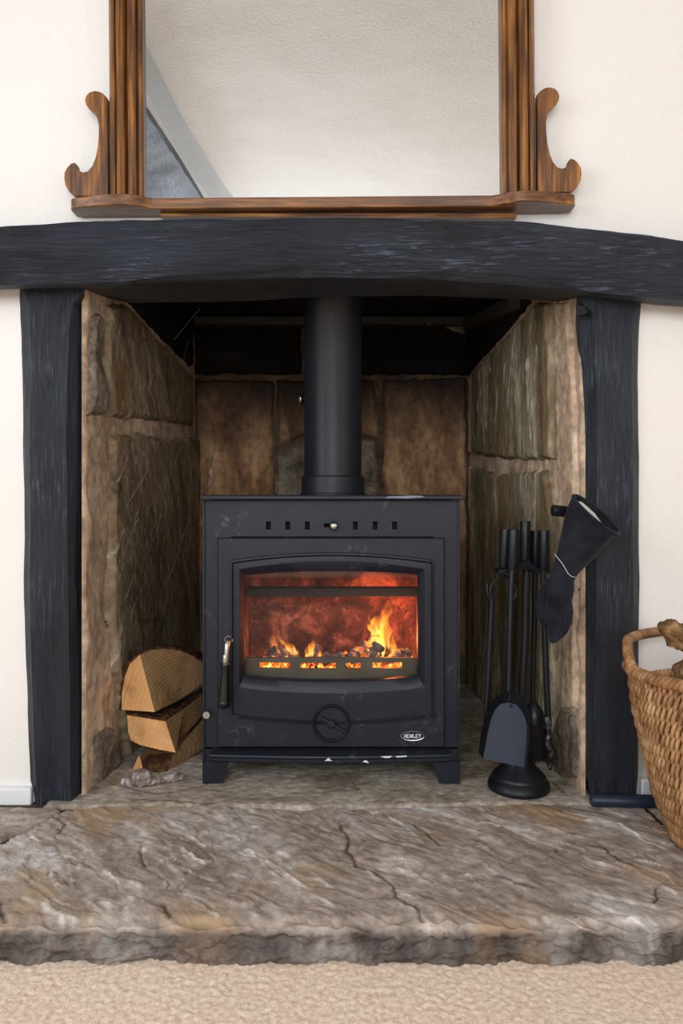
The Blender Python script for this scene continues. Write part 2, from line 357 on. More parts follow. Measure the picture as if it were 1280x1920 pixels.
# ---------------------------------------------------------------- room shell
WF = 1.535          # front face of the chimney-breast wall
XL, XR, YB, ZC = -2.0, 2.2, -2.0, 2.32
def wallgrid(x0, x1, z0, z1, y, n=.012):
    xs = np.arange(x0, x1+n, n); zs = np.arange(z0, z1+n, n); X, Z = np.meshgrid(np.minimum(xs, x1), np.minimum(zs, z1))
    Y = y+.0022*fbm(X*2.2, Z*2.2, 0, 3)+.0007*fbm(X*14, Z*14, 3, 2)
    return gridmesh(X, Y, Z)
def gridmesh(X, Y, Z, mask=None):
    r, c = X.shape; v = np.stack([X, Y, Z], -1).reshape(-1, 3)
    i = np.arange(r*c).reshape(r, c); f = np.stack([i[:-1, :-1], i[:-1, 1:], i[1:, 1:], i[1:, :-1]], -1)
    if mask is not None:
        k = mask[:-1, :-1] & mask[:-1, 1:] & mask[1:, 1:] & mask[1:, :-1]; f = f[k]
    f = f.reshape(-1, 4)
    if mask is not None:
        used = np.unique(f); re = np.full(len(v), -1); re[used] = np.arange(len(used)); return v[used], re[f], used
    return v, f
def join(*ms):
    vs = []; fs = []; b = 0
    for m in ms:
        if isinstance(m, MB): m = (np.array(m.v), [tuple(q) for q in m.f])
        vs.append(np.asarray(m[0])); fs += [tuple(int(i)+b for i in q) for q in m[1]]; b += len(m[0])
    return np.concatenate(vs), fs
OL, OR_, OT = -.625, .58, 1.10       # opening in the wall
wb = join(wallgrid(-1.1, OL, 0, 1.12, WF), wallgrid(-1.1, 1.1, 1.12, 1.9, WF), wallgrid(OR_+.02, 1.1, 0, 1.12, WF),
          MB().box(-1.1, OL, WF+.004, 1.80, 0, 1.12), MB().box(OR_+.02, 1.1, WF+.004, 1.80, 0, 1.12), MB().box(-1.1, 1.1, WF+.004, 1.62, 1.12, 1.9),
          MB().box(XL, -1.1, WF, 1.8, 0, ZC), MB().box(1.1, XR, WF, 1.8, 0, ZC), MB().box(-1.1, 1.1, WF, 1.8, 1.9, ZC))
struct(obj('wall_back', wb, M['wall'], smooth=30, recalc=False))['label'] = 'cream painted chimney breast wall around the fireplace opening'
# other walls with window openings
def walled(name, axis, pos, a0, a1, win, th=.12):
    m = MB(); o0, o1, zz0, zz1 = win; s = th if pos > 0 else -th
    def b(p0, p1, z0, z1):
        y0, y1 = sorted((pos, pos+s))
        m.box(p0, p1, y0, y1, z0, z1) if axis == 'x' else m.box(y0, y1, p0, p1, z0, z1)
    b(a0, o0, 0, ZC); b(o1, a1, 0, ZC); b(o0, o1, 0, zz0); b(o0, o1, zz1, ZC)
    struct(obj(name, m, M['wall'], smooth=0))
def window(name, axis, pos, win):
    o0, o1, z0, z1 = win; s = -1 if pos < 0 else 1
    rt = root(name, None, None, ((o0+o1)/2, pos, z0) if axis == 'x' else (pos, (o0+o1)/2, z0)); struct(rt)
    y0, y1 = sorted((pos+s*.06, pos+s*.10)); m = MB(); fr = .05
    def b(mm, p0, p1, q0, q1, g=0): mm.box(p0, p1, y0+g, y1-g, q0, q1) if axis == 'x' else mm.box(y0+g, y1-g, p0, p1, q0, q1)
    b(m, o0, o1, z0, z0+fr); b(m, o0, o1, z1-fr, z1); b(m, o0, o0+fr, z0+fr, z1-fr); b(m, o1-fr, o1, z0+fr, z1-fr); c = (o0+o1)/2
    b(m, c-.02, c+.02, z0+fr, z1-fr); obj('window_frame', m, M['skirt'], rt, bevel=.004)
    for q in ((o0+fr, c-.02), (c+.02, o1-fr)):
        g = MB(); b(g, q[0], q[1], z0+fr, z1-fr, .017); obj('pane', g, M['pane'], rt, smooth=0)
wf_, wl_, wr_ = (-1.15, .85, .88, 2.02), (-1.05, .55, .83, 1.97), (-1.25, -.15, .83, 1.97)
walled('wall_front', 'x', YB, XL-.12, XR+.12, wf_); window('window_1', 'x', YB, wf_)
walled('wall_left', 'y', XL, YB, 1.8, wl_); window('window_2', 'y', XL, wl_)
walled('wall_right', 'y', XR, YB, 1.8, wr_); window('window_3', 'y', XR, wr_)
xs = np.arange(-1.6, 1.6, .02); ys = np.arange(-1.9, 1.535, .02); X, Y = np.meshgrid(xs, ys)
cg = gridmesh(X, Y, ZC-.006+.006*fbm(X*3, Y*3, 0, 4))
struct(obj('ceiling', join(cg, MB().box(XL-.12, XR+.12, YB-.12, 1.8, ZC, ZC+.1)), M['ceiling'], smooth=60, recalc=False))
# ceiling joist and its plaster haunch, seen in the mirror (room behind the camera is reflected about the glass)
def mir(px, py, z, yg=1.512):       # where a point reflected in the glass stands, at height z
    d = (z-CZ)*F/(925-py); return ((px-640)/F*d, 2*yg-d)
def joist_mesh(xc, wdt, y0, y1, z0, z1, seed, amp=.012, step=.02):
    ys_ = np.arange(y0, y1, step); rings = []
    prof = [(-1, 1), (-1, .4), (-1, -.3), (-.85, -.9), (-.4, -1), (0, -1), (.4, -1), (.8, -.95), (1, -.5), (1, .2), (1, 1)]
    for y in ys_:
        r = []
        for a, b_ in prof:
            n = float(fbm(np.array(a*1.3+seed), np.array(y*3.), np.array(b_*1.2), 3))*amp
            r.append((xc+.03*math.sin(y*1.4)+a*wdt/2+n, y, (z0+z1)/2+b_*(z1-z0)/2+(n if b_ < .5 else 0)))
        rings.append(r)
    return MB().loft(rings)
rings = []
for y in np.arange(-1.98, 1.53, .02):
    xe = -.735-.064*y; n = [float(fbm(np.array(q*1.7), np.array(y*5.), np.array(q*.9), 4)) for q in range(9)]
    rings.append([(xe-.42, y, 2.30), (xe-.42, y, 2.14+.01*n[0]), (xe-.36, y, 2.10+.012*n[1]), (xe-.25, y, 2.09+.014*n[2]), (xe-.15+.02*n[3], y, 2.095+.012*n[4]), (xe-.07+.02*n[5], y, 2.105+.01*n[6]), (xe-.008+.008*n[7], y, 2.145+.006*n[8]), (xe-.002, y, 2.17), (xe-.002, y, 2.30)])
j = obj('trim_1', MB().loft(rings), M['joist'], smooth=40); struct(j)
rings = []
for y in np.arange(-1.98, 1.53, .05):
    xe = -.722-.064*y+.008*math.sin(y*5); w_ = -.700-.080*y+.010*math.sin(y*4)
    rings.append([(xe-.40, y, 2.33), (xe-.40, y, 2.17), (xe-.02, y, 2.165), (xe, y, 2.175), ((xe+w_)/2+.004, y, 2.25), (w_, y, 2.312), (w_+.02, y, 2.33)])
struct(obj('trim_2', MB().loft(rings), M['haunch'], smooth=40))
# carpeted floor : one grid, fine where it is in view
def nonuni(a, b, c, d, fine, coarse): return np.unique(np.concatenate([np.arange(a, b, coarse), np.arange(b, c, fine), np.arange(c, d+coarse, coarse)]))
xs = nonuni(XL, -.56, .56, XR, .0028, .1); ys = nonuni(YB, .90, 1.10, 1.8, .0028, .1); X, Y = np.meshgrid(xs, ys)
tuft = .5+.5*fbm(X*130+Y*20, Y*110, 0, 2); Z = -.002+.0034*np.clip(tuft, 0, 1.2)+.001*fbm(X*8, Y*8, 4, 2)
Z = np.where((Y > 1.12) | (Y < .8), -.002, Z)
struct(obj('floor', gridmesh(X, Y, Z), M['carpet'], smooth=180, recalc=False))['label'] = 'beige looped carpet in front of the stone hearth'
# skirting
m = MB().box(-1.1, P(58, 0, 1.52)[0], 1.519, 1.536, HZ-.016, P(0, 1478, 1.52)[2]); struct(obj('baseboard_left', m, M['skirt'], bevel=.003))
m = MB().box(P(1203, 0, 1.52)[0], 1.1, 1.519, 1.536, HZ-.016, P(0, 1462, 1.52)[2]); struct(obj('baseboard_right', m, M['skirt'], bevel=.003))

# ---------------------------------------------------------------- relief stones
def sdf(U, V, poly):
    poly = np.array(poly); n = len(poly); d = np.full(U.shape, 1e9); ins = np.zeros(U.shape, bool)
    for i in range(n):
        a = poly[i]; b = poly[(i+1) % n]; e = b-a; wu, wv = U-a[0], V-a[1]
        t = np.clip((wu*e[0]+wv*e[1])/(e@e), 0, 1); d = np.minimum(d, np.hypot(wu-t*e[0], wv-t*e[1]))
        c = ((a[1] <= V) & (b[1] > V)) | ((b[1] <= V) & (a[1] > V))
        with np.errstate(divide='ignore', invalid='ignore'): xi = a[0]+(V-a[1])/(b[1]-a[1])*e[0]
        ins ^= c & (U < xi)
    return np.where(ins, d, -d)
def pdist(U, V, line):
    d = np.full(U.shape, 1e9)
    for a, b in zip(line[:-1], line[1:]):
        a, b = np.array(a), np.array(b); e = b-a; wu, wv = U-a[0], V-a[1]; t = np.clip((wu*e[0]+wv*e[1])/(e@e+1e-12), 0, 1)
        d = np.minimum(d, np.hypot(wu-t*e[0], wv-t*e[1]))
    return d
def relief(O, Uv, Vv, N, poly, hfun, thick=.012, edge=.012, res=.004, rag=.006, seed=0, veins=(), cracks=(), vw=.002):
    p = np.array(poly); u = np.arange(p[:, 0].min()-res*3, p[:, 0].max()+res*3, res); v = np.arange(p[:, 1].min()-res*3, p[:, 1].max()+res*3, res)
    U, V = np.meshgrid(u, v); sd = sdf(U, V, poly)+rag*fbm(U*22, V*22, seed+.5, 4)
    h = hfun(U, V)*sstep(-.2, 1, sd/edge)+thick*sstep(0, 1, sd/edge)-.007*(sd < 0)
    ve = np.zeros_like(U); cr = np.zeros_like(U)
    wu = U+.005*fbm(U*26, V*26, 8, 3); wv = V+.005*fbm(U*26, V*26, 18, 3)
    for l in veins:
        d = pdist(wu, wv, l); g = np.exp(-(d/vw)**2); ve = np.maximum(ve, g); h = h+.0022*g
    for l in cracks:
        d = pdist(wu, wv, l); g = np.exp(-(d/(vw*.9))**2); cr = np.maximum(cr, g); h = h-.003*g
    Pn = np.array(O)+U[..., None]*np.array(Uv)+V[..., None]*np.array(Vv)+h[..., None]*np.array(N)
    vv, ff, used = gridmesh(Pn[..., 0], Pn[..., 1], Pn[..., 2], sd > -res*1.2)
    return (vv, ff), {'vein': ve.ravel()[used], 'crack': cr.ravel()[used]}
def riven(amp, fu, fv, ang=0, seed=0, n=5, fine=.0012):
    ca, sa = math.cos(ang), math.sin(ang)
    def f(U, V):
        a, b = U*ca+V*sa, -U*sa+V*ca
        q = fbm(a*fu+.35*fbm(U*6, V*6, seed+9, 2), b*fv, seed, 3)
        return amp*terrace(q*.5+.5, n)+fine*fbm(U*60, V*60, seed+2, 3)
    return f
# ---------------------------------------------------------------- fireplace recess
YK = 2.45
kl = .0573; xl0 = -.529; xr0 = .496; kr = (240/F*YK-xr0)/(YK-1.56)
def LWp(px, py): d = (xl0-kl*1.56)/((px-640)/F-kl); return d, CZ-(py-925)/F*d
def RWp(px, py): d = (xr0-kr*1.56)/((px-640)/F-kr); return d, CZ-(py-925)/F*d
def wallframe(x0, k):      # (u=y, v=z) frame on a side wall
    return (x0-k*1.56, 0, 0), (k, 1, 0), (0, 0, 1), (1 if x0 < 0 else -1, 0, 0)
rec = root('fireplace_recess', 'deep inglenook recess lined with large stone blocks and tan mortar', 'fireplace', (0, 1.56, HZ), kind='structure')
del rec['category']
def lw(name, poly, mat, hf, label=None, veins=(), cracks=(), lx=xl0, kk=kl, mp=LWp, **k):
    pg = [mp(*p) for p in poly]; O, U, V, N = wallframe(lx, kk)
    (mm, at) = relief(O, U, V, N, pg, hf, veins=[[mp(*p) for p in l] for l in veins], cracks=[[mp(*p) for p in l] for l in cracks], **k)
    return obj(name, mm, mat, rec, smooth=180, attr=at, label=label, recalc=False)
def rw(*a, **k): return lw(*a, lx=xr0, kk=kr, mp=RWp, **k)
flat = lambda a: (lambda U, V: a*fbm(U*9, V*9, 3, 4))
def rect_relief(frame, u0, u1, v0, v1, hf, **k):
    return relief(*frame, [(u0, v0), (u1, v0), (u1, v1), (u0, v1)], hf, **k)
# mortar backing sheets for both cheeks and back
for side, (x0, k_) in (('left', (xl0, kl)), ('right', (xr0, kr))):
    mm, at = rect_relief(wallframe(x0, k_), 1.55, 2.47, .04, 1.34, flat(.005), thick=.0, edge=.001, rag=0, res=.006, seed=2)
    obj('mortar', mm, M['mortar'], rec, smooth=180, recalc=False)
# left cheek
def rv(n, x0, x1, y0, y1, d, seed=1):
    g = random.Random(seed); o = []
    for i in range(n):
        x, y = g.uniform(x0, x1), g.uniform(y0, y1); k = g.uniform(.3, 1.1); o.append([(x, y), (x+d[0]*k*.4+g.uniform(-4, 4), y+d[1]*k*.5), (x+d[0]*k, y+d[1]*k)])
    return o
lw('stone', [(196, 572), (232, 572), (352, 702), (356, 800), (300, 790), (250, 787), (206, 784), (190, 700), (192, 620)], M['stone_left'],
   riven(.007, 2.4, 1.6, .1, 4), thick=.012, veins=rv(5, 200, 350, 600, 780, (-6, 60))+[[(255, 612), (268, 680), (284, 790)], [(238, 640), (240, 660)]], vw=.0022, seed=1)
lw('stone', [(204, 818), (255, 812), (300, 822), (366, 818), (376, 900), (378, 1370), (300, 1420), (235, 1455), (222, 1370), (205, 1250), (196, 1120), (202, 1000)],
   M['stone_left'], riven(.010, 3.4, 2.4, -.35, 11, 6), thick=.013, rag=.010, seed=3,
   veins=rv(13, 215, 360, 840, 1120, (-20, 56))+[[(250, 832), (242, 860), (236, 905)], [(262, 880), (240, 920), (222, 955)], [(205, 1140), (212, 1180), (206, 1250)]], cracks=[[(235, 1160), (262, 1162), (300, 1166)]], vw=.0018)
lw('stone', [(166, 590), (186, 588), (190, 640), (191, 780), (162, 778), (163, 690)], M['stone_rough'], flat(.010), thick=.014, rag=.006, seed=5, cracks=[[(163, 662), (190, 668)]],
   label='rough grey narrow corner stone')
lw('stone', [(176, 1380), (206, 1360), (228, 1440), (226, 1468), (178, 1480)], M['stone_rough'], flat(.012), thick=.012, rag=.008, seed=6)
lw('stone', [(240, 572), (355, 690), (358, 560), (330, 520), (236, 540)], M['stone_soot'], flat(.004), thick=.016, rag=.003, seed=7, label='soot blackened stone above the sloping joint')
# right cheek
rw('stone', [(886, 705), (1012, 566), (1036, 566), (1042, 640), (1046, 760), (1044, 862), (990, 864), (945, 860), (884, 852)], M['stone_right'],
   riven(.007, 5, .8, 0, 21, 4), thick=.014, rag=.006, seed=8, veins=[[(975, 640), (970, 690), (963, 760)], [(955, 650), (958, 720)], [(1008, 610), (1002, 700), (1005, 770)], [(925, 700), (922, 800)]]+rv(7, 900, 1035, 640, 780, (-3, 70), 4), vw=.005)
rw('stone', [(884, 872), (940, 890), (1000, 882), (1030, 880), (1038, 930), (1052, 985), (1050, 1120), (1046, 1300), (1036, 1400), (960, 1440), (882, 1380)], M['stone_right'],
   riven(.008, 3, 1.6, .3, 33, 4), thick=.012, rag=.008, seed=9)
rw('stone', [(1048, 1330), (1082, 1340), (1084, 1462), (1036, 1462), (1040, 1400)], M['stone_rough'], flat(.010), thick=.010, rag=.007, seed=10)
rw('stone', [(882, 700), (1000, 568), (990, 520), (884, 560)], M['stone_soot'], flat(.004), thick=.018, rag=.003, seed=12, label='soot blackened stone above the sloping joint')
rw('mortar', [(1046, 566), (1068, 566), (1083, 760), (1084, 1330), (1056, 1330), (1062, 1120), (1056, 985), (1050, 860)], M['mortar'],
   riven(.006, 9, 1.2, 0, 3, 3), thick=.008, rag=.004, edge=.006, seed=13, cracks=[[(1053, 878), (1062, 905), (1062, 930), (1056, 955)], [(1060, 1195), (1054, 1250), (1050, 1320)]], vw=.0022, label='thick tan mortar edging strip')
# back wall
def BWp(px, py): return (px-640)/F*YK, CZ-(py-925)/F*YK
def bw(poly, mat, hf, label=None, veins=(), cracks=(), **k):
    (mm, at) = relief((0, YK, 0), (1, 0, 0), (0, 0, 1), (0, -1, 0), [BWp(*p) for p in poly], hf, veins=[[BWp(*p) for p in l] for l in veins], cracks=[[BWp(*p) for p in l] for l in cracks], **k)
    return obj('stone', mm, mat, rec, smooth=180, attr=at, label=label, recalc=False)
mm, at = relief((0, YK, 0), (1, 0, 0), (0, 0, 1), (0, -1, 0), [(-.55, .04), (.55, .04), (.55, 1.36), (-.55, 1.36)], flat(.004), thick=0, edge=.001, rag=0, res=.007)
obj('mortar', mm, M['mortar_dark'], rec, smooth=180, recalc=False, label='dark sooted mortar')
bw([(364, 712), (514, 712), (514, 1236), (364, 1236)], M['stone_back'], riven(.010, 4, 1.8, .1, 41, 4), seed=21, thick=.012, veins=[[(395, 905), (400, 870), (408, 850)]])
bw([(518, 712), (700, 712), (712, 820), (600, 806), (520, 842)], M['stone_back'], riven(.008, 4, 2, 0, 45, 4), seed=22, thick=.010)
bw([(518, 850), (600, 814), (704, 826), (712, 1000), (514, 1000)], M['stone_rough'], flat(.012), seed=23, thick=.014, label='rough pitted stone behind the flue')
bw([(718, 712), (874, 708), (877, 1236), (720, 1236)], M['stone_back'], riven(.010, 3, 2.4, .5, 51, 4), seed=24, thick=.012)
bw([(518, 1006), (712, 1006), (716, 1236), (518, 1236)], M['stone_back'], flat(.006), seed=25, thick=.01, res=.01)
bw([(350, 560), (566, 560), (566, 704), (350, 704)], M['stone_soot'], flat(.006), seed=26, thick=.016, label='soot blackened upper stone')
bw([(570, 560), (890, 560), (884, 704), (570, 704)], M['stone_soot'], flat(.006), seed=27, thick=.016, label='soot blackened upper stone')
bw([(808, 606), (872, 606), (874, 632), (850, 630)], M['stone_rough'], flat(.006), seed=28, thick=.022, label='small tan stone below the steel angle')
# register plate and its steel angles
zp = P(0, 590, 2.43)[2]
obj('register_plate', MB().add([(-.56, 2.46, zp+.0), (.56, 2.46, zp), (.56, 1.60, zp-.05), (-.56, 1.60, zp-.05), (-.56, 2.46, zp+.01), (.56, 2.46, zp+.01), (.56, 1.60, zp-.04), (-.56, 1.60, zp-.04)],
    [(0,1,2,3),(4,7,6,5),(0,4,5,1),(1,5,6,2),(2,6,7,3),(3,7,4,0)]), M['plate'], rec, smooth=0, label='rust brown steel closure plate')
a = P(362, 594, 2.40); b = P(572, 609, 2.40)
obj('steel_angle', MB().box(a[0], P(878, 0, 2.40)[0], 2.39, 2.44, b[2], a[2]), M['strip'], rec, bevel=.002)
p0 = P(875, 600, 2.38); p1 = P(962, 556, 1.86)
obj('steel_angle', MB().loft([[(q[0]-.012, q[1], q[2]), (q[0]+.018, q[1], q[2]), (q[0]+.018, q[1], q[2]-.03), (q[0]-.012, q[1], q[2]-.03)] for q in (p0, p1)]), M['strip'], rec, smooth=0)
obj('screw', MB().lathe((P(804, 605, 2.385)[0], 2.389, P(804, 606, 2.385)[2]), [(0, -.003), (.006, -.003), (.007, 0), (.007, .004), (0, .004)], 16, 'y'), M['brass'], rec)
# masonry mass behind, so no light leaks in
obj('masonry_core', MB().box(-.75, -.56, 1.80, 2.6, 0, 1.4).box(.53, .75, 1.80, 2.6, 0, 1.4).box(-.75, .75, 2.47, 2.6, 0, 1.4).box(-.75, .75, 1.63, 2.6, 1.36, 1.42), M['mortar_dark'], rec, smooth=0)

# ---------------------------------------------------------------- hearth
he = root('stone_hearth', 'raised riven grey-brown stone hearth with a rough broken front edge', 'hearth', (0, 1.08, HZ), kind='structure'); del he['category']
def G(px, py): d = (CZ-HZ)*F/(py-925); return ((px-640)/F*d, d)
YF = 1.083
xs = np.arange(-.86, .861, .003); tt = np.concatenate([np.arange(-.058, .012, .002), np.arange(.012, .44, .003)])
backy = interp(xs, [(-.9, 1.405), (G(0, 1585)[0], G(0, 1578)[1]), (G(60, 1552)[0], G(60, 1552)[1]), (G(120, 1516)[0], 1.478), (G(300, 1508)[0], 1.494), (G(560, 1518)[0], 1.478), (G(900, 1508)[0], 1.494), (G(1195, 1503)[0], 1.497), (G(1240, 1545)[0], G(0, 1545)[1]), (.9, 1.36)])
backy = backy+.004*fbm(xs*30, 0*xs, 2, 3)
X, T = np.meshgrid(xs, tt); BY = np.broadcast_to(backy, X.shape)
edgey = YF+.004*fbm(X*5, 0*X, 1, 3)
Yt = edgey+np.maximum(T, 0)
keep = Yt < BY
ca = math.sqrt(.5)
def hh(x, y):
    a = (x-y)*ca; b_ = (x+y)*ca                # ledges run from back left to front right
    wx = .25*fbm(x*5, y*5, 5, 3); q = fbm(a*2.2+wx, b_*9+wx*1.3, 2.2, 4)
    global FR; FR = ((q*.5+.5)*7) % 1
    h = .0150*terrace(q*.5+.5, 7, .90)+.0008*fbm(x*38, y*38, 7, 4)+.002*fbm(x*7, y*7, 6, 3)
    return h-.008
H = hh(X, Yt)
EDG = FR
def gl(pts): return [G(*p) for p in pts]
vein = np.zeros_like(X); crack = np.zeros_like(X); wxx = X+.006*fbm(X*24, Yt*24, 1, 3); wyy = Yt+.006*fbm(X*24, Yt*24, 11, 3)
for l in [[(465, 1588), (480, 1602), (530, 1628), (570, 1665), (640, 1700)], [(740, 1530), (770, 1555), (790, 1580)], [(1100, 1538), (1165, 1548), (1215, 1580), (1280, 1600)], [(75, 1665), (100, 1700), (140, 1722)],
          [(190, 1620), (215, 1645), (235, 1665)], [(745, 1625), (800, 1650), (850, 1668)], [(340, 1590), (365, 1610), (385, 1618)], [(1180, 1720), (1230, 1738), (1280, 1742)], [(900, 1540), (940, 1545), (1010, 1560)],
          [(60, 1565), (90, 1590)], [(240, 1575), (300, 1560)]]:
    vein = np.maximum(vein, np.exp(-(pdist(wxx, wyy, gl(l))/.0032)**2)*np.clip(.65+1.2*fbm(X*16, Yt*16, 3, 2), 0, 1))
g_ = random.Random(12)
for i in range(46):
    x, y = g_.uniform(-20, 1240), g_.uniform(1525, 1700); k = g_.uniform(.25, 1.1); l = [(x, y), (x+45*k, y+20*k+g_.uniform(-4, 4)), (x+95*k, y+58*k)]
    vein = np.maximum(vein, g_.uniform(.25, .8)*np.exp(-(pdist(wxx, wyy, gl(l))/g_.uniform(.0014, .0034))**2)*np.clip(.6+1.3*fbm(X*20, Yt*20, i, 2), 0, 1))
cl = [[(640, 1545), (652, 1565), (650, 1590), (668, 1622), (715, 1640), (738, 1660), (742, 1680), (780, 1705), (790, 1728)], [(770, 1538), (800, 1560), (825, 1585)], [(1130, 1585), (1160, 1610), (1195, 1625)],
      [(265, 1585), (262, 1600), (275, 1620)], [(310, 1690), (320, 1715)], [(1230, 1660), (1228, 1690)], [(0, 1690), (10, 1725)], [(930, 1640), (1000, 1660)], [(100, 1530), (125, 1545), (110, 1560)]]
for l in cl: crack = np.maximum(crack, np.exp(-(pdist(wxx, wyy, gl(l))/.0026)**2))
mk = np.clip(.15+1.5*fbm(X*6, Yt*6, 31, 3), 0, 1)*np.clip(.6+1.2*fbm(X*30, Yt*30, 9, 2), 0, 1)*(T > 0)      # worn ledge edges painted pale as if lit, low side painted dark as shade
vein = np.maximum(vein, .8*mk*np.exp(-((EDG-.97)/.045)**2)); crack = np.maximum(crack, .75*mk*np.exp(-((EDG-.87)/.035)**2))
H = H+.0032*vein-.004*crack
top = HZ+H
fz = sstep(-.008, .014, T)
rid = 1-np.abs(fbm(X*11, T*26, 3, 4)); chunk = terrace(fbm(X*14+T*16, T*24-X*5, 8, 3)*.5+.5, 5, .8)
lipn = fbm(X*13, T*8, 21, 3)
face_out = .010*(rid-.6)+.022*(chunk-.5)+.005*lipn+.004*fbm(X*60, T*70, 6, 3)
s_ = np.clip(-T/.058, 0, 1)
Yp = np.where(T >= 0, Yt, edgey-(.004+face_out)*sstep(0, .25, s_))+np.where(T < .014, .002*lipn, 0)
Zp = np.where(T >= 0, top-.010*(1-sstep(0, .022, T))*(.3+1.6*np.abs(lipn)), 0)
zt = Zp[np.argmin(np.abs(tt)), :][None, :]
Zp = np.where(T >= 0, Zp, zt*(1-s_)+(-.004)*s_)
v_, f_, used = gridmesh(X, Yp, Zp, keep)
obj('front_slab', (v_, f_), M['hearth'], he, smooth=180, attr={'vein': vein.ravel()[used], 'crack': crack.ravel()[used]}, recalc=False)
def hslab(name, pts, mat, seed, world=False, **k):
    pg = pts if world else [G(*p) for p in pts]
    (mm, at) = relief((0, 0, HZ-.012), (1, 0, 0), (0, 1, 0), (0, 0, 1), pg, k.pop('hf', riven(.005, 2.2, 4, .1, seed, 5)), thick=.010, edge=.008, seed=seed, **k)
    return obj(name, mm, mat, he, smooth=180, attr=at, recalc=False)
hslab('back_slab', [(-.60, 1.488), (-.36, 1.500), (-.1, 1.483), (.12, 1.486), (.28, 1.500), (.60, 1.502), (.60, 2.5), (-.60, 2.5)], M['hearth_back'], 61, True, res=.005, rag=.005,
      cracks=[[G(236, 1475), G(290, 1488), G(340, 1482), G(400, 1466)], [G(660, 1466), G(672, 1480)], [G(1040, 1468), G(1062, 1492)], [G(250, 1497), G(330, 1500), G(440, 1512)]])
hslab('corner_slab', [(-150, 1512), (118, 1512), (115, 1524), (62, 1548), (0, 1572), (-150, 1590)], M['hearth_back'], 62, rag=.004)
hslab('corner_slab', [(1206, 1505), (1420, 1505), (1440, 1560), (1248, 1540)], M['hearth'], 63, rag=.004)
obj('mortar_bed', MB().box(-.86, .86, 1.12, 1.56, .0, HZ-.010).box(-.6, .6, 1.56, 2.5, 0, HZ-.012), M['mortar_dark'], he, smooth=0)

# ---------------------------------------------------------------- black posts
def post(name, label, rows, prof, x_base):
    """rows: list of (py, [px...]) ; prof: depth of every profile point"""
    pys = np.linspace(rows[0][0], rows[-1][0], 170); rings = []
    n = len(prof); A = np.array([[np.interp(y, [r[0] for r in rows], [r[1][i] for r in rows]) for i in range(n)] for y in pys])
    for yi, y in enumerate(pys):
        z = CZ-(y-925)/F*1.515; pts = [((A[yi, i]-640)/F*prof[i], prof[i]) for i in range(n)]
        r = []
        for i in range(n):
            a, b_ = pts[i], pts[(i+1) % n]; k = 7 if i < n-1 else 2
            for q in range(k): t_ = q/k; r.append((a[0]+(b_[0]-a[0])*t_, a[1]+(b_[1]-a[1])*t_, z))
        rings.append(r)
    Rn = np.array(rings); c = Rn.mean(1, keepdims=True); d = Rn-c; d[..., 2] = 0; d /= np.linalg.norm(d, axis=-1, keepdims=True)+1e-9
    nz = .0022*fbm(Rn[..., 0]*40, Rn[..., 1]*40, Rn[..., 2]*4, 4)+.0035*fbm(Rn[..., 0]*8, Rn[..., 1]*8, Rn[..., 2]*5, 2)
    Rn = Rn+d*nz[..., None]; Rn[-1, :, 2] = HZ-.012
    o = obj(name, MB().loft([[tuple(p) for p in r] for r in Rn]), M['post'], loc=(x_base, 1.56, HZ), smooth=28)
    return tag(o, label, 'post')
prof = [1.60, 1.532, 1.515, 1.515, 1.556, 1.60, 1.70]
post('timber_post', 'black painted oak post left of the fireplace opening with chamfered edges',
     [(520, [38, 38, 42, 157, 160, 170, 172]), (548, [38, 38, 44, 156, 160, 170, 172]), (572, [40, 40, 56, 135, 152, 169, 171]), (620, [41, 41, 57, 129, 150, 166, 168]), (800, [43, 43, 57, 124, 144, 160, 163]), (1000, [45, 45, 58, 125, 143, 159, 163]),
      (1200, [48, 48, 59, 129, 146, 163, 166]), (1400, [53, 53, 64, 131, 150, 168, 171]), (1470, [56, 56, 66, 132, 152, 172, 174]), (1499, [64, 64, 68, 134, 152, 170, 172])], prof, -.58)
prof = [1.62, 1.535, 1.515, 1.515, 1.53, 1.60, 1.70]
def rp(r): return r
post('timber_post', 'black painted oak post right of the fireplace opening, behind the hanging glove',
     [(520, [1068, 1084, 1086, 1197, 1199, 1200, 1200]), (560, [1068, 1084, 1088, 1197, 1199, 1200, 1200]), (600, [1070, 1086, 1112, 1184, 1196, 1198, 1198]), (700, [1076, 1092, 1118, 1184, 1196, 1197, 1197]), (850, [1083, 1098, 1118, 1184, 1196, 1197, 1197]),
      (1000, [1086, 1100, 1117, 1186, 1197, 1197, 1197]), (1300, [1085, 1098, 1116, 1188, 1197, 1197, 1197]), (1460, [1085, 1098, 1115, 1190, 1197, 1197, 1197]), (1492, [1088, 1104, 1114, 1190, 1194, 1196, 1196])], [1.66, 1.54, 1.515, 1.515, 1.53, 1.60, 1.66], .57)

# ---------------------------------------------------------------- mantel beam
bx = np.arange(-.98, .981, .006)
def bz(pts, d): return lambda x: interp(640+x/d*F, [(p[0], CZ-(p[1]-925)/F*d) for p in pts])
top = bz([(-300, 440), (-100, 424), (0, 418), (120, 411), (250, 408), (640, 405), (820, 408), (940, 412), (1100, 426), (1280, 446), (1500, 478)], 1.462)
frl = bz([(-300, 545), (0, 534), (170, 530), (240, 525), (320, 515), (450, 507), (600, 497), (800, 500), (950, 512), (1050, 530), (1100, 545), (1280, 562), (1500, 580)], 1.448)
mid = bz([(-300, 549), (0, 538), (170, 532), (240, 530), (320, 523), (450, 518), (600, 513), (800, 517), (950, 528), (1050, 540), (1100, 549), (1280, 567), (1500, 585)], 1.47)
bot = bz([(-300, 550), (0, 545), (150, 548), (250, 569), (400, 567), (640, 555), (800, 555), (1000, 563), (1080, 567), (1280, 580), (1500, 590)], 1.67)
rings = []
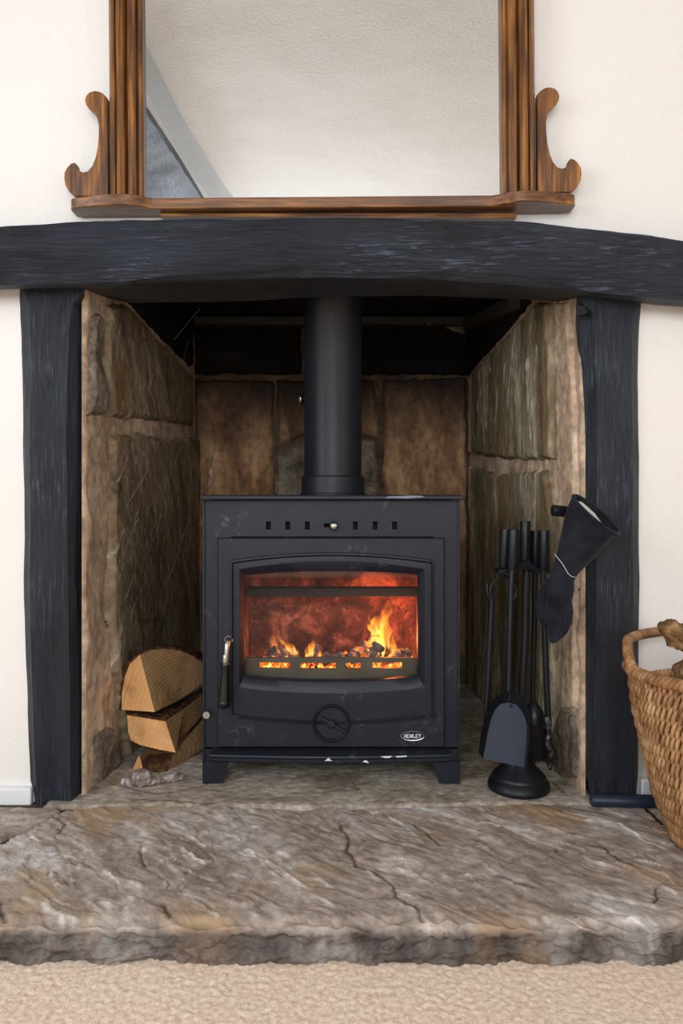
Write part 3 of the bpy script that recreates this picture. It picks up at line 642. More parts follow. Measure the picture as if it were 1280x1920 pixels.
for x in bx:
    t_, f0, m0, b0 = float(top(x)), float(frl(x)), float(mid(x)), float(bot(x))
    pts = [(1.67, t_-.02), (1.54, t_-.004), (1.475, t_), (1.462, t_-.006), (1.452, (t_+f0)/2), (1.448, f0+.012), (1.452, f0), (1.478, m0-.004), (1.56, m0-.035 if False else (m0*.55+b0*.45)), (1.67, b0)]
    r = []
    for i in range(len(pts)):
        a, b_ = pts[i], pts[(i+1) % len(pts)]; k = 6 if i in (3, 4, 5, 6, 7, 8) else 3
        for q in range(k): s = q/k; r.append((x, a[0]+(b_[0]-a[0])*s, a[1]+(b_[1]-a[1])*s))
    rings.append(r)
Rn = np.array(rings); nz = .0030*fbm(Rn[..., 0]*5, Rn[..., 1]*46, Rn[..., 2]*46, 4)+.004*fbm(Rn[..., 0]*4, Rn[..., 1]*9, Rn[..., 2]*9, 3)
nz -= .006*np.clip(fbm(Rn[..., 0]*2.2, Rn[..., 1]*60, Rn[..., 2]*60, 3)-.75, 0, 1)
c = Rn.mean(1, keepdims=True); d = Rn-c; d[..., 0] = 0; d /= np.linalg.norm(d, axis=-1, keepdims=True); Rn = Rn+d*nz[..., None]
o = obj('mantel_beam', MB().loft([[tuple(p) for p in r] for r in Rn]), M['beam'], loc=(0, 1.56, 1.08), smooth=30)
tag(o, 'long black painted oak beam bowed across the top of the fireplace', 'beam')
# iron half round bracket near the top of right post
o = obj('iron_bracket', MB().loft([[P(1082+2*0, 571, 1.50), P(1082, 592, 1.50), P(1086, 594, 1.515), P(1086, 570, 1.52)],
     [P(1094, 574, 1.488), P(1096, 589, 1.488), P(1097, 591, 1.515), P(1097, 574, 1.52)], [P(1102, 579, 1.49), P(1104, 586, 1.49), P(1104, 588, 1.515), P(1104, 581, 1.52)], [P(1110, 586, 1.505), P(1111, 587, 1.505), P(1111, 588, 1.515), P(1111, 587, 1.518)]]), M['tool'], loc=P(1090, 580, 1.52), smooth=50)
tag(o, 'small black iron bracket on the right post just under the beam', 'bracket')

# ---------------------------------------------------------------- overmantel mirror
CXp = 605.5
D0 = 1.475
mc = P(CXp, 385, 1.50)
mi = root('overmantel_mirror', 'large wood framed overmantel mirror with scrolled side brackets above the beam', 'mirror', (mc[0], 1.525, mc[2]))
ROT = R(.46)
def mx(px, d): return (px-CXp)/F*d      # local x
def fix(v):
    c_, s_ = math.cos(ROT), math.sin(ROT)
    return [(mc[0]+a*c_-(c-mc[2])*s_, b, mc[2]+a*s_+(c-mc[2])*c_) for a, b, c in v]
def mo(name, m, mat, **k): m.v = fix(m.v); return obj(name, m, mat, mi, **k)
def zz(py, d): return CZ-(py-925)/F*d
zt_ = 2.10; zb_ = 1.268
for s in (-1, 1):
    # moulded stile: profile across (offset from inner edge to outer edge, px), depth
    pr = [(0, 1.516), (0, 1.500), (3, 1.4965), (7, 1.4965), (9, 1.503), (11, 1.503), (12, 1.492), (18, 1.486), (25, 1.486), (27, 1.494), (29, 1.496), (31, 1.482), (38, 1.475), (45, 1.480), (47, 1.490), (48.5, 1.492), (50, 1.486), (55, 1.484), (61, 1.492), (62, 1.500), (62, 1.528), (0, 1.528)]
    r0 = [(s*((337-q)/F*1.49+q*2*0+q/F*1.49*2*.5) if False else s*((338-0+q*1.0)/F*1.49), dd, zb_-.004) for q, dd in pr]
    r1 = [(a, b_, zt_) for a, b_, c in r0]
    mo('stile', MB().loft([r0, r1]), M['frame'], smooth=30)
    outl = [(205,189),(201,184),(197,180),(190,176),(181,174.6),(172,177),(165.6,183),(163,191),(164.7,200),(172,209),(181,216.5),(186,225.5),(188.4,240),(188,258),(186,279),(182,299),(175.5,315),(166.5,325),(157.5,326.6),(150,323),(147.6,319),(148,313.5),(143,308),(136,310),(129,317),(124,326),(123,337),(125,349.5),(132,362),(142,371),(205,371)]
    pts = [(-s*(x-CXp)/F*1.505 if s > 0 else (x-CXp)/F*1.505, 1.497, zz(y-4, 1.505)) for x, y in outl]
    mo('scroll_bracket', MB().prism(pts, (0, .016, 0)), M['frame'], bevel=.0015)
mo('mirror_glass', MB().box(-mx(945, 1.51), mx(945, 1.51), 1.512, 1.516, zb_-.002, zt_-.05), M['mirror'], smooth=0)
mo('back_board', MB().box(-.36, .36, 1.517, 1.528, zb_, zt_), M['frame'], smooth=0)
mo('top_rail', MB().box(-.43, .43, 1.475, 1.528, zt_-.06, zt_+.02), M['frame_h'], bevel=.004)
mo('bottom_rail', MB().box(-.34, .34, 1.500, 1.511, zb_-.01, zb_+.001), M['frame_h'], bevel=.001)
# shelf outline (x, y) with bowed ends
def shelf_y(px):      # px distance from centre
    return interp(px, [(0, 1.484), (320, 1.484), (322, 1.483), (338, 1.474), (352, 1.466), (368, 1.461), (385, 1.4605), (405, 1.463), (430, 1.469), (455, 1.476), (468, 1.480), (474, 1.484), (477, 1.490), (478, 1.50), (478, 1.528)])
q = [477.9, 477.5, 477, 475.5, 473, 470, 466, 460, 450, 440, 430, 420, 410, 400, 390, 380, 370, 360, 350, 343, 336, 329, 323, 320, 160, 0]
hw = [(v, float(shelf_y(v))) for v in q]; hw[0] = (478, 1.505)
out = [(-478, 1.528)]+[(-a, b_) for a, b_ in hw]+[(a, b_) for a, b_ in hw[::-1][1:]]+[(478, 1.528)]
pts = [(a/F*1.475, b_, 1.2475) for a, b_ in out]
sh = mo('shelf', MB().prism(pts, (0, 0, .0215)), M['frame_h'], bevel=.0018, smooth=40)
# batten the mirror stands on
bt = MB().prism([P(300, 405, 1.505), P(960, 410, 1.505), P(967, 409, 1.507), P(969, 404, 1.508), P(966, 399, 1.507), P(300, 399, 1.505)], (0, .025, 0))
tag(obj('wooden_batten', bt, M['frame_h'], loc=P(640, 405, 1.52), bevel=.001), 'thin orange-brown wooden batten between the mirror shelf and the black beam', 'batten')

# ---------------------------------------------------------------- stove
DS = 1.609
st = root('wood_stove', 'black cast iron wood burning stove with an arched glass door', 'stove', (P(621, 0, DS)[0], 1.78, HZ))
def S(px, py, pr=0.): d = DS-pr; p = P(px, py, DS); return (p[0], d, p[2])   # front-plane point pushed forward by pr
def sx(px): return (px-640)/F*DS
def sz(py): return CZ-(py-925)/F*DS
BK = 1.99
def holed(mb, xs_, zs_, holes, y0, y1):
    """panel made of cells; holes = list of (x0,x1,z0,z1) on the cell lines"""
    for i in range(len(xs_)-1):
        for j in range(len(zs_)-1):
            cx, cz = (xs_[i]+xs_[i+1])/2, (zs_[j]+zs_[j+1])/2
            if any(h[0] < cx < h[1] and h[2] < cz < h[3] for h in holes): continue
            mb.box(xs_[i], xs_[i+1], y0, y1, zs_[j], zs_[j+1])
slots = [(x-4.5, x+4.5) for x in (503, 539.5, 576, 666, 703, 739.5)]+[(607, 620)]
xsl = sorted([382, 860]+[a for s in slots for a in s]); m = MB()
zr = [sz(1006), sz(993), sz(978), sz(938)]
holes = [(sx(a), sx(b_), sz(993), sz(978)) for a, b_ in slots[:-1]]+[(sx(607), sx(620), sz(993), sz(978))]
holed(m, [sx(v) for v in xsl], sorted(zr), holes, DS, DS+.004)
m.box(sx(607), sx(620), DS+.0005, DS+.004, sz(981.5), sz(978)); m.box(sx(607), sx(620), DS+.0005, DS+.004, sz(993), sz(989))
m.box(sx(382), sx(433), DS, DS+.004, sz(1405), sz(1006)); m.box(sx(812), sx(860), DS, DS+.004, sz(1405), sz(1006)); m.box(sx(433), sx(812), DS, DS+.004, sz(1405), sz(1325))
m.box(sx(384), sx(401), DS, DS+.004, sz(1430), sz(1405)); m.box(sx(836), sx(858), DS, DS+.004, sz(1430), sz(1405))
obj('front_panel', m, M['stove'], st, smooth=0)
obj('slot_backing', MB().box(sx(490), sx(755), DS+.02, DS+.024, sz(1000), sz(970)), M['void'], st, smooth=0)
m = MB()
for a, b_ in ((380, 384.5), (857.5, 862)): m.box(sx(a), sx(b_), DS-.004, BK, sz(1430), sz(938))
m.box(sx(384), sx(858), BK-.004, BK, sz(1405), sz(938)).box(sx(384), sx(858), DS, BK, sz(1405), sz(1400))
obj('body', m, M['stove'], st, bevel=.001)
obj('top_plate', MB().box(P(375, 0, 1.59)[0], P(870, 0, 1.59)[0], 1.588, 2.0, P(0, 937, 1.59)[2], P(0, 928.5, 1.59)[2]), M['stove'], st, bevel=.002)
obj('paint_chip', MB().prism([P(x, y, 1.5872) for x, y in [(722, 934), (728, 931), (745, 930), (770, 929), (790, 929.5), (797, 932), (780, 933.5), (760, 935), (740, 934)]], (0, .001, 0)), M['chip_grey'], st, smooth=0)
for s, (o0, o1, i1) in enumerate([(380, 431, 418), (862, 808, 824)]):
    for yy in (DS-.004, BK-.006):
        pts = [(sx(o0), yy, HZ-.004), (sx(i1), yy, HZ-.004), (sx((o1+i1)/2), yy, (HZ+sz(1430))/2+.008), (sx(o1), yy, sz(1426)), (sx(o0), yy, sz(1426))]
        m = MB().prism(pts, (0, .006, 0))
        m.box(*sorted((sx(o0), sx(o0)+(.005 if s == 0 else -.005))), yy+.001, yy+.05, HZ-.004, sz(1426)) if yy < 1.7 else m.box(*sorted((sx(o0), sx(o0)+(.005 if s == 0 else -.005))), yy-.05, yy+.006, HZ-.004, sz(1426))
        obj('leg', m, M['stove'], st, smooth=0)
# door: nested rings from the outer rectangle in to the glass
def ring(x0, x1, te, tm, be, bm_, pr, n=18):
    pts = []; c = (x0+x1)/2; hw_ = (x1-x0)/2
    arch = lambda x, e, mm: mm+(e-mm)*((x-c)/hw_)**2
    for i in range(n): x = x0+(x1-x0)*i/n; pts.append(S(x, arch(x, te, tm), pr))
    for i in range(n): t_ = i/n; pts.append(S(x1, te+(be-te)*t_, pr))
    for i in range(n): x = x1-(x1-x0)*i/n; pts.append(S(x, arch(x, be, bm_), pr))
    for i in range(n): t_ = i/n; pts.append(S(x0, be+(te-be)*t_, pr))
    return pts
door = root('door', None, None, (0, 0, 0)); door.parent = st; door.location = (0, 0, 0); ORG[door] = ORG[st]; del ORG[door]; bpy.data.objects.remove(door)
m = MB().loft([ring(409, 832, 1008, 1008, 1398, 1398, 0), ring(409, 832, 1008, 1008, 1398, 1398, .010), ring(411, 830, 1010, 1010, 1396, 1396, .012), ring(433, 813, 1049, 1035, 1341, 1355, .012), ring(434, 812, 1050, 1036, 1340, 1354, .017),
    ring(437, 809, 1053, 1039, 1337, 1351, .018), ring(439, 807, 1056, 1042, 1334, 1348, .013), ring(448, 797, 1064, 1050, 1287, 1298, .014), ring(450, 795, 1066, 1052, 1285, 1296, .014), ring(457, 784, 1077, 1070, 1269, 1278, .003), ring(458, 783, 1078, 1071, 1268, 1277, .001), ring(458, 783, 1078, 1071, 1268, 1277, -.02),
    ring(435, 808, 1060, 1050, 1290, 1296, -.02)], True, False)
dr = obj('door', m, M['stove'], st, smooth=30)
g = [ring(456, 785, 1076, 1069, 1270, 1279, -.006), ring(456, 785, 1076, 1069, 1270, 1279, -.009)]
obj('glass_pane', MB().loft(g), M['glass'], dr, smooth=0)
# air wheel
cw = S(621, 1352, .012); rr = 35/F*DS
wh = obj('air_wheel', MB().lathe(cw, [(0, -.002), (rr-.007, -.002), (rr-.006, -.006), (rr-.003, -.0085), (rr, -.006), (rr+.0005, .002), (0, .002)], 64, 'y'), M['stove'], dr, smooth=50)
m = MB(); a_ = R(-30); ux, uz = math.cos(a_), math.sin(a_); ln = rr-.006; hw2 = .0032
m.prism([(cw[0]+u*ux-v*uz, cw[1]-.010, cw[2]+u*uz+v*ux) for u, v in ((-ln, -hw2), (ln, -hw2), (ln, hw2), (-ln, hw2))], (0, .009, 0))
obj('wheel_spoke', m, M['stove'], wh if False else dr, bevel=.0012)
obj('wheel_hub', MB().lathe((cw[0], cw[1], cw[2]), [(0, -.014), (.006, -.014), (.008, -.012), (.009, -.002), (0, -.002)], 24, 'y'), M['stove'], dr, bevel=.0005)
# badge with lettering
cb = S(772, 1376, .012); m = MB(); ra, rb = 22.5/F*DS, 9/F*DS
def oval(a, b_, y, n=48): return [(cb[0]+a*math.cos(2*math.pi*i/n), y, cb[2]+b_*math.sin(2*math.pi*i/n)) for i in range(n)]
bd = obj('badge', MB().loft([oval(ra-.0016, rb-.0016, cb[1]-.0022), oval(ra-.0016, rb-.0016, cb[1]+.001)]), M['badge'], dr, smooth=30)
obj('badge_rim', MB().loft([oval(ra, rb, cb[1]), oval(ra, rb, cb[1]-.0026), oval(ra-.0006, rb-.0006, cb[1]-.0032), oval(ra-.0017, rb-.0017, cb[1]-.0028), oval(ra-.0018, rb-.0018, cb[1]-.002)], True, False), M['chrome'], dr, smooth=40, label='silver oval rim')
def text(body, name, loc, size, mat, parent, ext=.0006, width=None, bold=0.):
    cu = bpy.data.curves.new(name, 'FONT'); cu.body = body; cu.size = size; cu.align_x = 'CENTER'; cu.align_y = 'CENTER'; cu.extrude = ext; cu.offset = bold
    to = bpy.data.objects.new('tmp', cu); COL.objects.link(to); dg = bpy.context.evaluated_depsgraph_get(); me = bpy.data.meshes.new_from_object(to.evaluated_get(dg))
    bpy.data.objects.remove(to)
    v = np.array([list(p.co) for p in me.vertices]); fs = [tuple(p.vertices) for p in me.polygons]
    k = (width/(v[:, 0].max()-v[:, 0].min())) if width else 1
    W = [(loc[0]+p[0]*k, loc[1]-p[2], loc[2]+p[1]) for p in v]
    return obj(name, (W, fs), mat, parent, smooth=0)
def serif_word(word, name, c, h, wd, mat, parent):
    """slab-serif capitals built from strokes"""
    G_ = {'H': [((0, 0), (0, 1)), ((1, 0), (1, 1)), ((0, .5), (1, .5))], 'E': [((0, 0), (0, 1)), ((0, 0), (1, 0)), ((0, 1), (1, 1)), ((0, .5), (.7, .5)), ((1, 0), (1, .22)), ((1, 1), (1, .8))],
          'N': [((0, 0), (0, 1)), ((1, 0), (1, 1)), ((0, 1), (1, 0))], 'L': [((0, 0), (0, 1)), ((0, 0), (1, 0)), ((1, 0), (1, .25))], 'Y': [((0, 1), (.5, .45)), ((1, 1), (.5, .45)), ((.5, 0), (.5, .45))]}
    SF = {'H': [(0, 0), (0, 1), (1, 0), (1, 1)], 'E': [(-.05, 0), (-.05, 1)], 'N': [(0, 0), (0, 1), (1, 1)], 'L': [(0, 1), (-.05, 0)], 'Y': [(0, 1), (1, 1), (.5, 0)]}
    n = len(word); cwid = wd/n; m = MB(); sw = h*.15
    for i, ch in enumerate(word):
        x0 = c[0]-wd/2+i*cwid+cwid*.18; lw_ = cwid*.62
        for (a, b_), (a2, b2) in G_[ch]:
            p = np.array((x0+a*lw_, c[2]-h/2+b_*h)); q_ = np.array((x0+a2*lw_, c[2]-h/2+b2*h)); d_ = (q_-p)/np.linalg.norm(q_-p); nn = np.array((-d_[1], d_[0]))*sw*(.5 if abs(d_[0]) > .9 else .75)
            m.prism([(r[0], c[1]-.0008, r[1]) for r in (p-nn, q_-nn, q_+nn, p+nn)], (0, .001, 0))
        for a, b_ in SF[ch]:
            p = (x0+a*lw_, c[2]-h/2+b_*h); m.box(p[0]-lw_*.24, p[0]+lw_*.24, c[1]-.0008, c[1]+.0002, p[1]-sw*.35, p[1]+sw*.35)
    return obj(name, m, mat, parent, smooth=0, recalc=False)
serif_word('HENLEY', 'badge_lettering', (cb[0], cb[1]-.0022, cb[2]), .0074, .037, M['letter'], dr)
# control knob, door handle, side pin
m = MB().lathe(S(626, 985.5, 0), [(0, -.022), (.005, -.0215), (.0085, -.018), (.0095, -.013), (.008, -.008), (.004, -.006), (.004, .004), (0, .004)], 28, 'y'); obj('air_control_knob', m, M['chrome'], st, smooth=60)
hd = obj('door_handle', MB().tube([S(430.5, 1198, .008), S(430.5, 1197, .022), S(430, 1200, .030), S(429.5, 1207, .033), S(428.5, 1225, .034), S(427.5, 1237, .034)], [.0085, .0075, .0062, .0058, .0056, .0056], 18).lathe(S(430.5, 1198, .012), [(0, -.006), (.009, -.005), (.010, 0), (0, .001)], 24, 'y'),
         M['chrome'], dr, smooth=60, label='steel elbow with black turned grip')
obj('ferrule', MB().tube([S(428.2, 1221, .034), S(428, 1222, .034), S(427.4, 1236, .034), S(427.4, 1238, .034)], [.0066, .0075, .0078, .0068], 18), M['chrome'], dr)
ys_ = [1236, 1239, 1244, 1252, 1265, 1278, 1290, 1302, 1306, 1308, 1312, 1317, 1320]; rs_ = [.009, .0105, .0092, .0086, .0088, .0098, .0108, .0122, .0122, .0132, .0134, .011, .005]
obj('handle_grip', MB().tube([S(427.4-(y-1236)*.05, y, .034) for y in ys_], rs_, 20), M['black_gloss'], dr, smooth=50, label='black lacquered turned grip')
obj('damper_pin', MB().lathe(S(390, 1335.5, .002), [(0, -.020), (.0075, -.020), (.0078, -.019), (.0078, -.006), (.004, -.005), (.004, .01), (0, .01)], 24, 'y'), M['chrome'], st, smooth=30)
# ash lip
pts = [(sx(397), DS, ), (sx(840), DS)]
n = 30; rings = []
for i in range(n+1):
    t_ = i/n; px = 397+(840-397)*t_; out_ = .030+.012*math.sin(math.pi*t_); 
    rings.append([(sx(px), DS+.002, sz(1401)), (sx(px), DS-out_+.006, sz(1404)), (sx(px), DS-out_+.001, sz(1406)), (sx(px), DS-out_, sz(1409)), (sx(px), DS-out_+.004, sz(1413)), (sx(px), DS-out_+.004, sz(1418)), (sx(px), DS-out_+.007, sz(1421)), (sx(px), DS+.002, sz(1426))])
obj('ash_lip', MB().loft(rings), M['stove'], st, smooth=40)
for q in ([(609, 1413), (617, 1407), (620, 1411), (624, 1413)], [(678, 1415), (684, 1411), (687, 1413), (690, 1417)], [(711, 1406), (733, 1405), (728, 1409), (719, 1409)], [(738, 1405.5), (760, 1404.5), (759, 1407), (742, 1408)]):
    obj('paint_chip', MB().prism([S(x, y, .0445 if x < 700 else .040) for x, y in q], (0, .001, 0)), M['chip'], st, smooth=0, label='white chipped paint')
# firebox lining
zf0, zf1 = sz(1300), sz(1045); fx0, fx1 = sx(440), sx(802)
obj('back_brick', MB().box(fx0, fx1, 1.90, 1.925, zf0, zf1+.04), M['brick'], st, smooth=0)
obj('side_brick', MB().box(fx0-.012, fx0, 1.64, 1.925, zf0, zf1+.04), M['brick'], st, smooth=0)
obj('side_brick', MB().box(fx1, fx1+.012, 1.64, 1.925, zf0, zf1+.04), M['brick'], st, smooth=0)
obj('fire_bed', MB().box(fx0-.012, fx1+.012, 1.635, 1.925, zf0-.01, zf0), M['void'], st, smooth=0)
obj('firebox_roof', MB().box(fx0-.012, fx1+.012, 1.635, 1.925, zf1+.04, zf1+.045), M['brick'], st, smooth=0)
zb1 = P(0, 1101, 1.80)[2]; obj('baffle_bar', MB().box(fx0, fx1, 1.79, 1.82, P(0, 1118, 1.80)[2], zb1), M['stove_dk'], st, bevel=.002)
for i, px in enumerate((474, 530, 553, 600, 650, 674, 698, 747)):
    c_ = P(px, 1140, 1.90); obj('air_hole', MB().lathe((c_[0], 1.899, c_[2]), [(0, -.001), (.0030, -.001), (.0030, .001), (0, .001)], 12, 'y'), M['void'], st)
# grate bar
DB = 1.66
def bxp(px): return (px-640)/F*DB
def bzp(py): return CZ-(py-925)/F*DB
m = MB(); hs = [(487, 544), (564, 629), (648, 676), (697, 753)]
xv = sorted([447, 793]+[a for s in hs for a in s]); holes = [(bxp(a), bxp(b_), bzp(1251), bzp(1240)) for a, b_ in hs]
xv2 = sorted(set(xv+list(np.arange(455, 790, 12.)))); holed(m, [bxp(v) for v in xv2], [bzp(1281), bzp(1251), bzp(1240), bzp(1233)], holes, DB-.004, DB+.004)
# bow the bar forward and arch its top
vv = []
for x, y, z in m.v:
    k = 1-((x-bxp(620))/(bxp(793)-bxp(620)))**2; vv.append((x, y-.012*k, z+(.0035*k if z > bzp(1236) else 0)))
m.v = vv
obj('grate_bar', m, M['bar'], st, smooth=0)
text('HE05FS18', 'cast_lettering', (bxp(620), DB-.0158, bzp(1265)), .0165, M['bar'], st, .0009, width=71/F*DB, bold=.0002)
# flue
cf = (P(624, 0, 1.86)[0], 1.86)
fl = root('flue_pipe', 'matt black round flue pipe rising from the top of the stove', 'flue pipe', (cf[0], cf[1], .676))
r1, r2 = .0715, .0785; z0 = .674; zc_ = P(0, 892, 1.78)[2]
obj('collar', MB().lathe((cf[0], cf[1], 0), [(r2+.004, z0), (r2+.004, z0+.004), (r2, z0+.006), (r2, zc_-.002), (r2-.002, zc_), (r1, zc_+.001), (r1, z0)], 64), M['flue'], fl, smooth=40)
obj('pipe', MB().lathe((cf[0], cf[1], 0), [(r1, zc_-.01), (r1, 1.10), (r1+.0006, 1.101), (r1+.0006, 1.3), (r1-.002, 1.3), (r1-.002, zc_-.01)], 64), M['flue'], fl, smooth=40)
k = P(566, 749, 1.86); obj('damper_knob', MB().lathe((k[0]-.002, k[1], k[2]), [(0, -.008), (.012, -.007), (.017, -.003), (.018, 0), (.010, .004), (.005, .012), (0, .012)], 28, 'x'), M['chrome'], fl, smooth=50)
k = P(657, 760, 1.79)

# ---------------------------------------------------------------- fire
def chunk_path(a, b_, n=9): a, b_ = np.array(a), np.array(b_); return [tuple(a+(b_-a)*i/(n-1)) for i in range(n)]
def fire_log(label, a, b_, r, mat='ember', name='burning_log', n=12):
    rad = [r*.35]+[r*(.9+.2*math.sin(i*1.7)) for i in range(n-2)]+[r*.35]
    o = obj(name, MB().organic(chunk_path(a, b_, n), rad, 20, .5, 75, 4), M[mat], loc=tuple((np.array(a)+np.array(b_))/2), smooth=60)
    return tag(o, label, 'firewood')
zbed = P(0, 1262, 1.72)[2]
fire_log('charred glowing log slanting across the middle of the fire', P(655, 1232, 1.74), P(712, 1200, 1.80), .015)
fire_log('pale grey ash-covered block standing in the fire right of centre', P(695, 1236, 1.70), P(712, 1208, 1.715), .015)
fire_log('glowing charred log at the left of the fire', P(502, 1228, 1.74), P(560, 1228, 1.78), .016)
fire_log('small dark charred stump between the two left flames', P(585, 1232, 1.76), P(600, 1212, 1.78), .012)
fire_log('grey and orange burning log lying low in the centre of the fire', P(600, 1236, 1.72), P(672, 1233, 1.74), .013)
fire_log('small glowing ember block at the right end of the fire', P(742, 1226, 1.72), P(768, 1226, 1.74), .012)
# bed of embers: nobody could count them
m = MB(); rr_ = random.Random(5)
for i in range(260):
    px = rr_.uniform(470, 775); d_ = rr_.uniform(1.685, 1.84); c_ = np.array(P(px, 0, d_)); c_[2] = P(0, 1252, 1.70)[2]+rr_.uniform(-.016, .003)+.004*math.sin(px*.05)
    r = rr_.uniform(.006, .012); V = [c_+r*np.array(q)*rr_.uniform(.7, 1.25) for q in ((1,0,0),(-1,0,0),(0,1,0),(0,-1,0),(0,0,1),(0,0,-1))]
    m.add(V, [(0,2,4),(2,1,4),(1,3,4),(3,0,4),(2,0,5),(1,2,5),(3,1,5),(0,3,5)])
tag(obj('ember_bed', m, M['coal'], loc=P(620, 1255, 1.75), smooth=0), 'bed of glowing orange embers behind the slotted grate bar', 'embers', kind='stuff')
def flame(label, base, tips, w0, mat='flame', dpt=.35):
    """tips: centre line points from base up, w0 width in m at each"""
    pts = [P(*b_) for b_ in base]; n = 26; k = len(pts); rings = []
    T_ = np.linspace(0, k-1, n); C = np.array([[np.interp(t_, range(k), [p[i] for p in pts]) for i in range(3)] for t_ in T_]); W_ = np.interp(T_, range(k), w0)
    for i in range(n):
        r = []
        for j in range(18):
            a = 2*math.pi*j/18; r.append((C[i, 0]+W_[i]*math.cos(a)*(1+.15*math.sin(i*.8+a)), C[i, 1]+W_[i]*dpt*math.sin(a), C[i, 2]+.15*W_[i]*math.sin(2*a+i)))
        rings.append(r)
    o = obj('flame', MB().loft(rings), M[mat], loc=pts[0], smooth=180); return tag(o, label, 'flame')
flame('tallest orange-yellow flame, at the right of the stove fire', [(712, 1232, 1.74), (714, 1210, 1.74), (716, 1185, 1.74), (712, 1168, 1.74), (722, 1150, 1.74), (728, 1134, 1.74), (727, 1122, 1.74)], None, [.013, .022, .024, .022, .016, .008, .001])
flame('left shoulder tongue of orange flame leaning off the tallest flame', [(706, 1190, 1.76), (697, 1172, 1.76), (694, 1160, 1.76), (692, 1148, 1.76)], None, [.014, .012, .007, .001])
flame('small yellow flame beside the foot of the tallest flame', [(735, 1230, 1.75), (737, 1215, 1.75), (734, 1195, 1.75), (730, 1180, 1.75)], None, [.009, .009, .006, .001])
flame('small pointed yellow flame near the middle of the fire', [(580, 1230, 1.75), (582, 1215, 1.75), (588, 1205, 1.75), (592, 1193, 1.75)], None, [.012, .012, .008, .001])
flame('pale flame licking up left of the leftmost log', [(512, 1228, 1.75), (514, 1212, 1.75), (509, 1195, 1.75), (506, 1180, 1.75)], None, [.006, .010, .009, .002], 'flame_pale')
flame('pale orange flame leaning right over the leftmost log', [(552, 1228, 1.75), (545, 1214, 1.75), (534, 1204, 1.75), (524, 1196, 1.75), (520, 1186, 1.75)], None, [.008, .012, .010, .006, .001], 'flame')
flame('tiny orange flame in the centre of the fire', [(600, 1230, 1.72), (600, 1222, 1.72), (600, 1216, 1.72)], None, [.006, .004, .001])
flame('short yellow flame at the far right of the fire', [(756, 1232, 1.75), (755, 1222, 1.75), (750, 1210, 1.75)], None, [.010, .009, .002])
point('fire_glow', P(715, 1195, 1.76), 1.3, (1, .26, .05), .02)
point('fire_glow_left', P(545, 1212, 1.76), .16, (1, .40, .18), .02)
point('fire_glow_top', P(765, 1150, 1.80), .5, (1, .14, .03), .02)

# ---------------------------------------------------------------- split logs beside the stove
def split_log(label, outline, barkmask, fold, back, endfirst, zlow=None):
    """outline: (px,py,d) round the folded front; fold=(i,j): chord that separates sawn end from split face"""
    V = [P(*p) for p in outline]; n = len(V); i, j = fold
    r = root('split_log', label, 'firewood', (sum(v[0] for v in V)/n, sum(v[1] for v in V)/n+.03, min(v[2] for v in V)), 'split logs stacked left of the stove')
    A = [V[k] for k in range(n) if not (i < k < j)]; B = [V[k] for k in range(i, j+1)]
    if not endfirst: A, B = B, A
    dn = np.array(back)
    def face(Pts, name, mat, label):
        c = np.mean(Pts, axis=0); rr = [Pts]; 
        q = MB().prism(Pts, tuple(dn*.02)); return obj(name, q, mat, r, smooth=0, label=label)
    face(A, 'sawn_end', M['log_end'], 'pale sawn end face'); face(B, 'split_face', M['log_side'], 'darker split face with grain')
    off = dn*.0205
    body = MB().prism([tuple(np.array(v)+off) for v in V], tuple(dn-off)); obj('core', body, M['log_side'], r, smooth=0)
    # bark follows the flagged outline edges, thick and rough
    idx = barkmask; pts = [np.array(V[k]) for k in idx]; cen = np.mean([np.array(v) for v in V], axis=0)
    dense = []
    for a, b_ in zip(pts[:-1], pts[1:]):
        m_ = max(2, int(np.linalg.norm(b_-a)/.003))
        for q in range(m_): dense.append(a+(b_-a)*q/m_)
    dense.append(pts[-1]); D = np.array(dense); ax = dn/np.linalg.norm(dn); L_ = np.linalg.norm(dn); ns = 30
    T1 = np.gradient(D, axis=0); T1 /= np.linalg.norm(T1, axis=1)[:, None]; Nn = np.cross(T1, ax); Nn /= np.linalg.norm(Nn, axis=1)[:, None]
    sg = np.sign(((D-cen)*Nn).sum(1)); Nn = Nn*sg[:, None]
    ss = np.linspace(-.002, L_, ns); base = D[None, :, :]+ss[:, None, None]*ax
    nz = fbm(base[..., 0]*70, base[..., 1]*70, base[..., 2]*70, 3); outer = base+Nn[None]*(.0045+.003*nz)[..., None]
    q = MB()
    outer_m = gridmesh(outer[..., 0], outer[..., 1], outer[..., 2]); q.add(outer_m[0].tolist(), [tuple(f) for f in outer_m[1].tolist()])
    q.add([tuple(p) for p in base[0]]+[tuple(p) for p in outer[0]], [(k, k+1, len(D)+k+1, len(D)+k) for k in range(len(D)-1)])
    obj('bark', q, M['bark'], r, smooth=60)
    return r
lo = .045
split_log('largest half-round split log, on top of the pile left of the stove', [(228, 1331, 1.67+lo), (228, 1300, 1.67+lo), (233, 1270, 1.665+lo), (243, 1245, 1.65+lo), (262, 1227, 1.63+lo), (282, 1219, 1.66+lo), (305, 1216, 1.69+lo), (335, 1219, 1.72+lo), (362, 1230, 1.76+lo), (382, 1245, 1.79+lo), (388, 1275, 1.80+lo), (378, 1288, 1.79+lo), (330, 1316, 1.70+lo), (290, 1335, 1.63+lo)],
          list(range(0, 10)), (4, 13), (.0, .10, -.018), True)
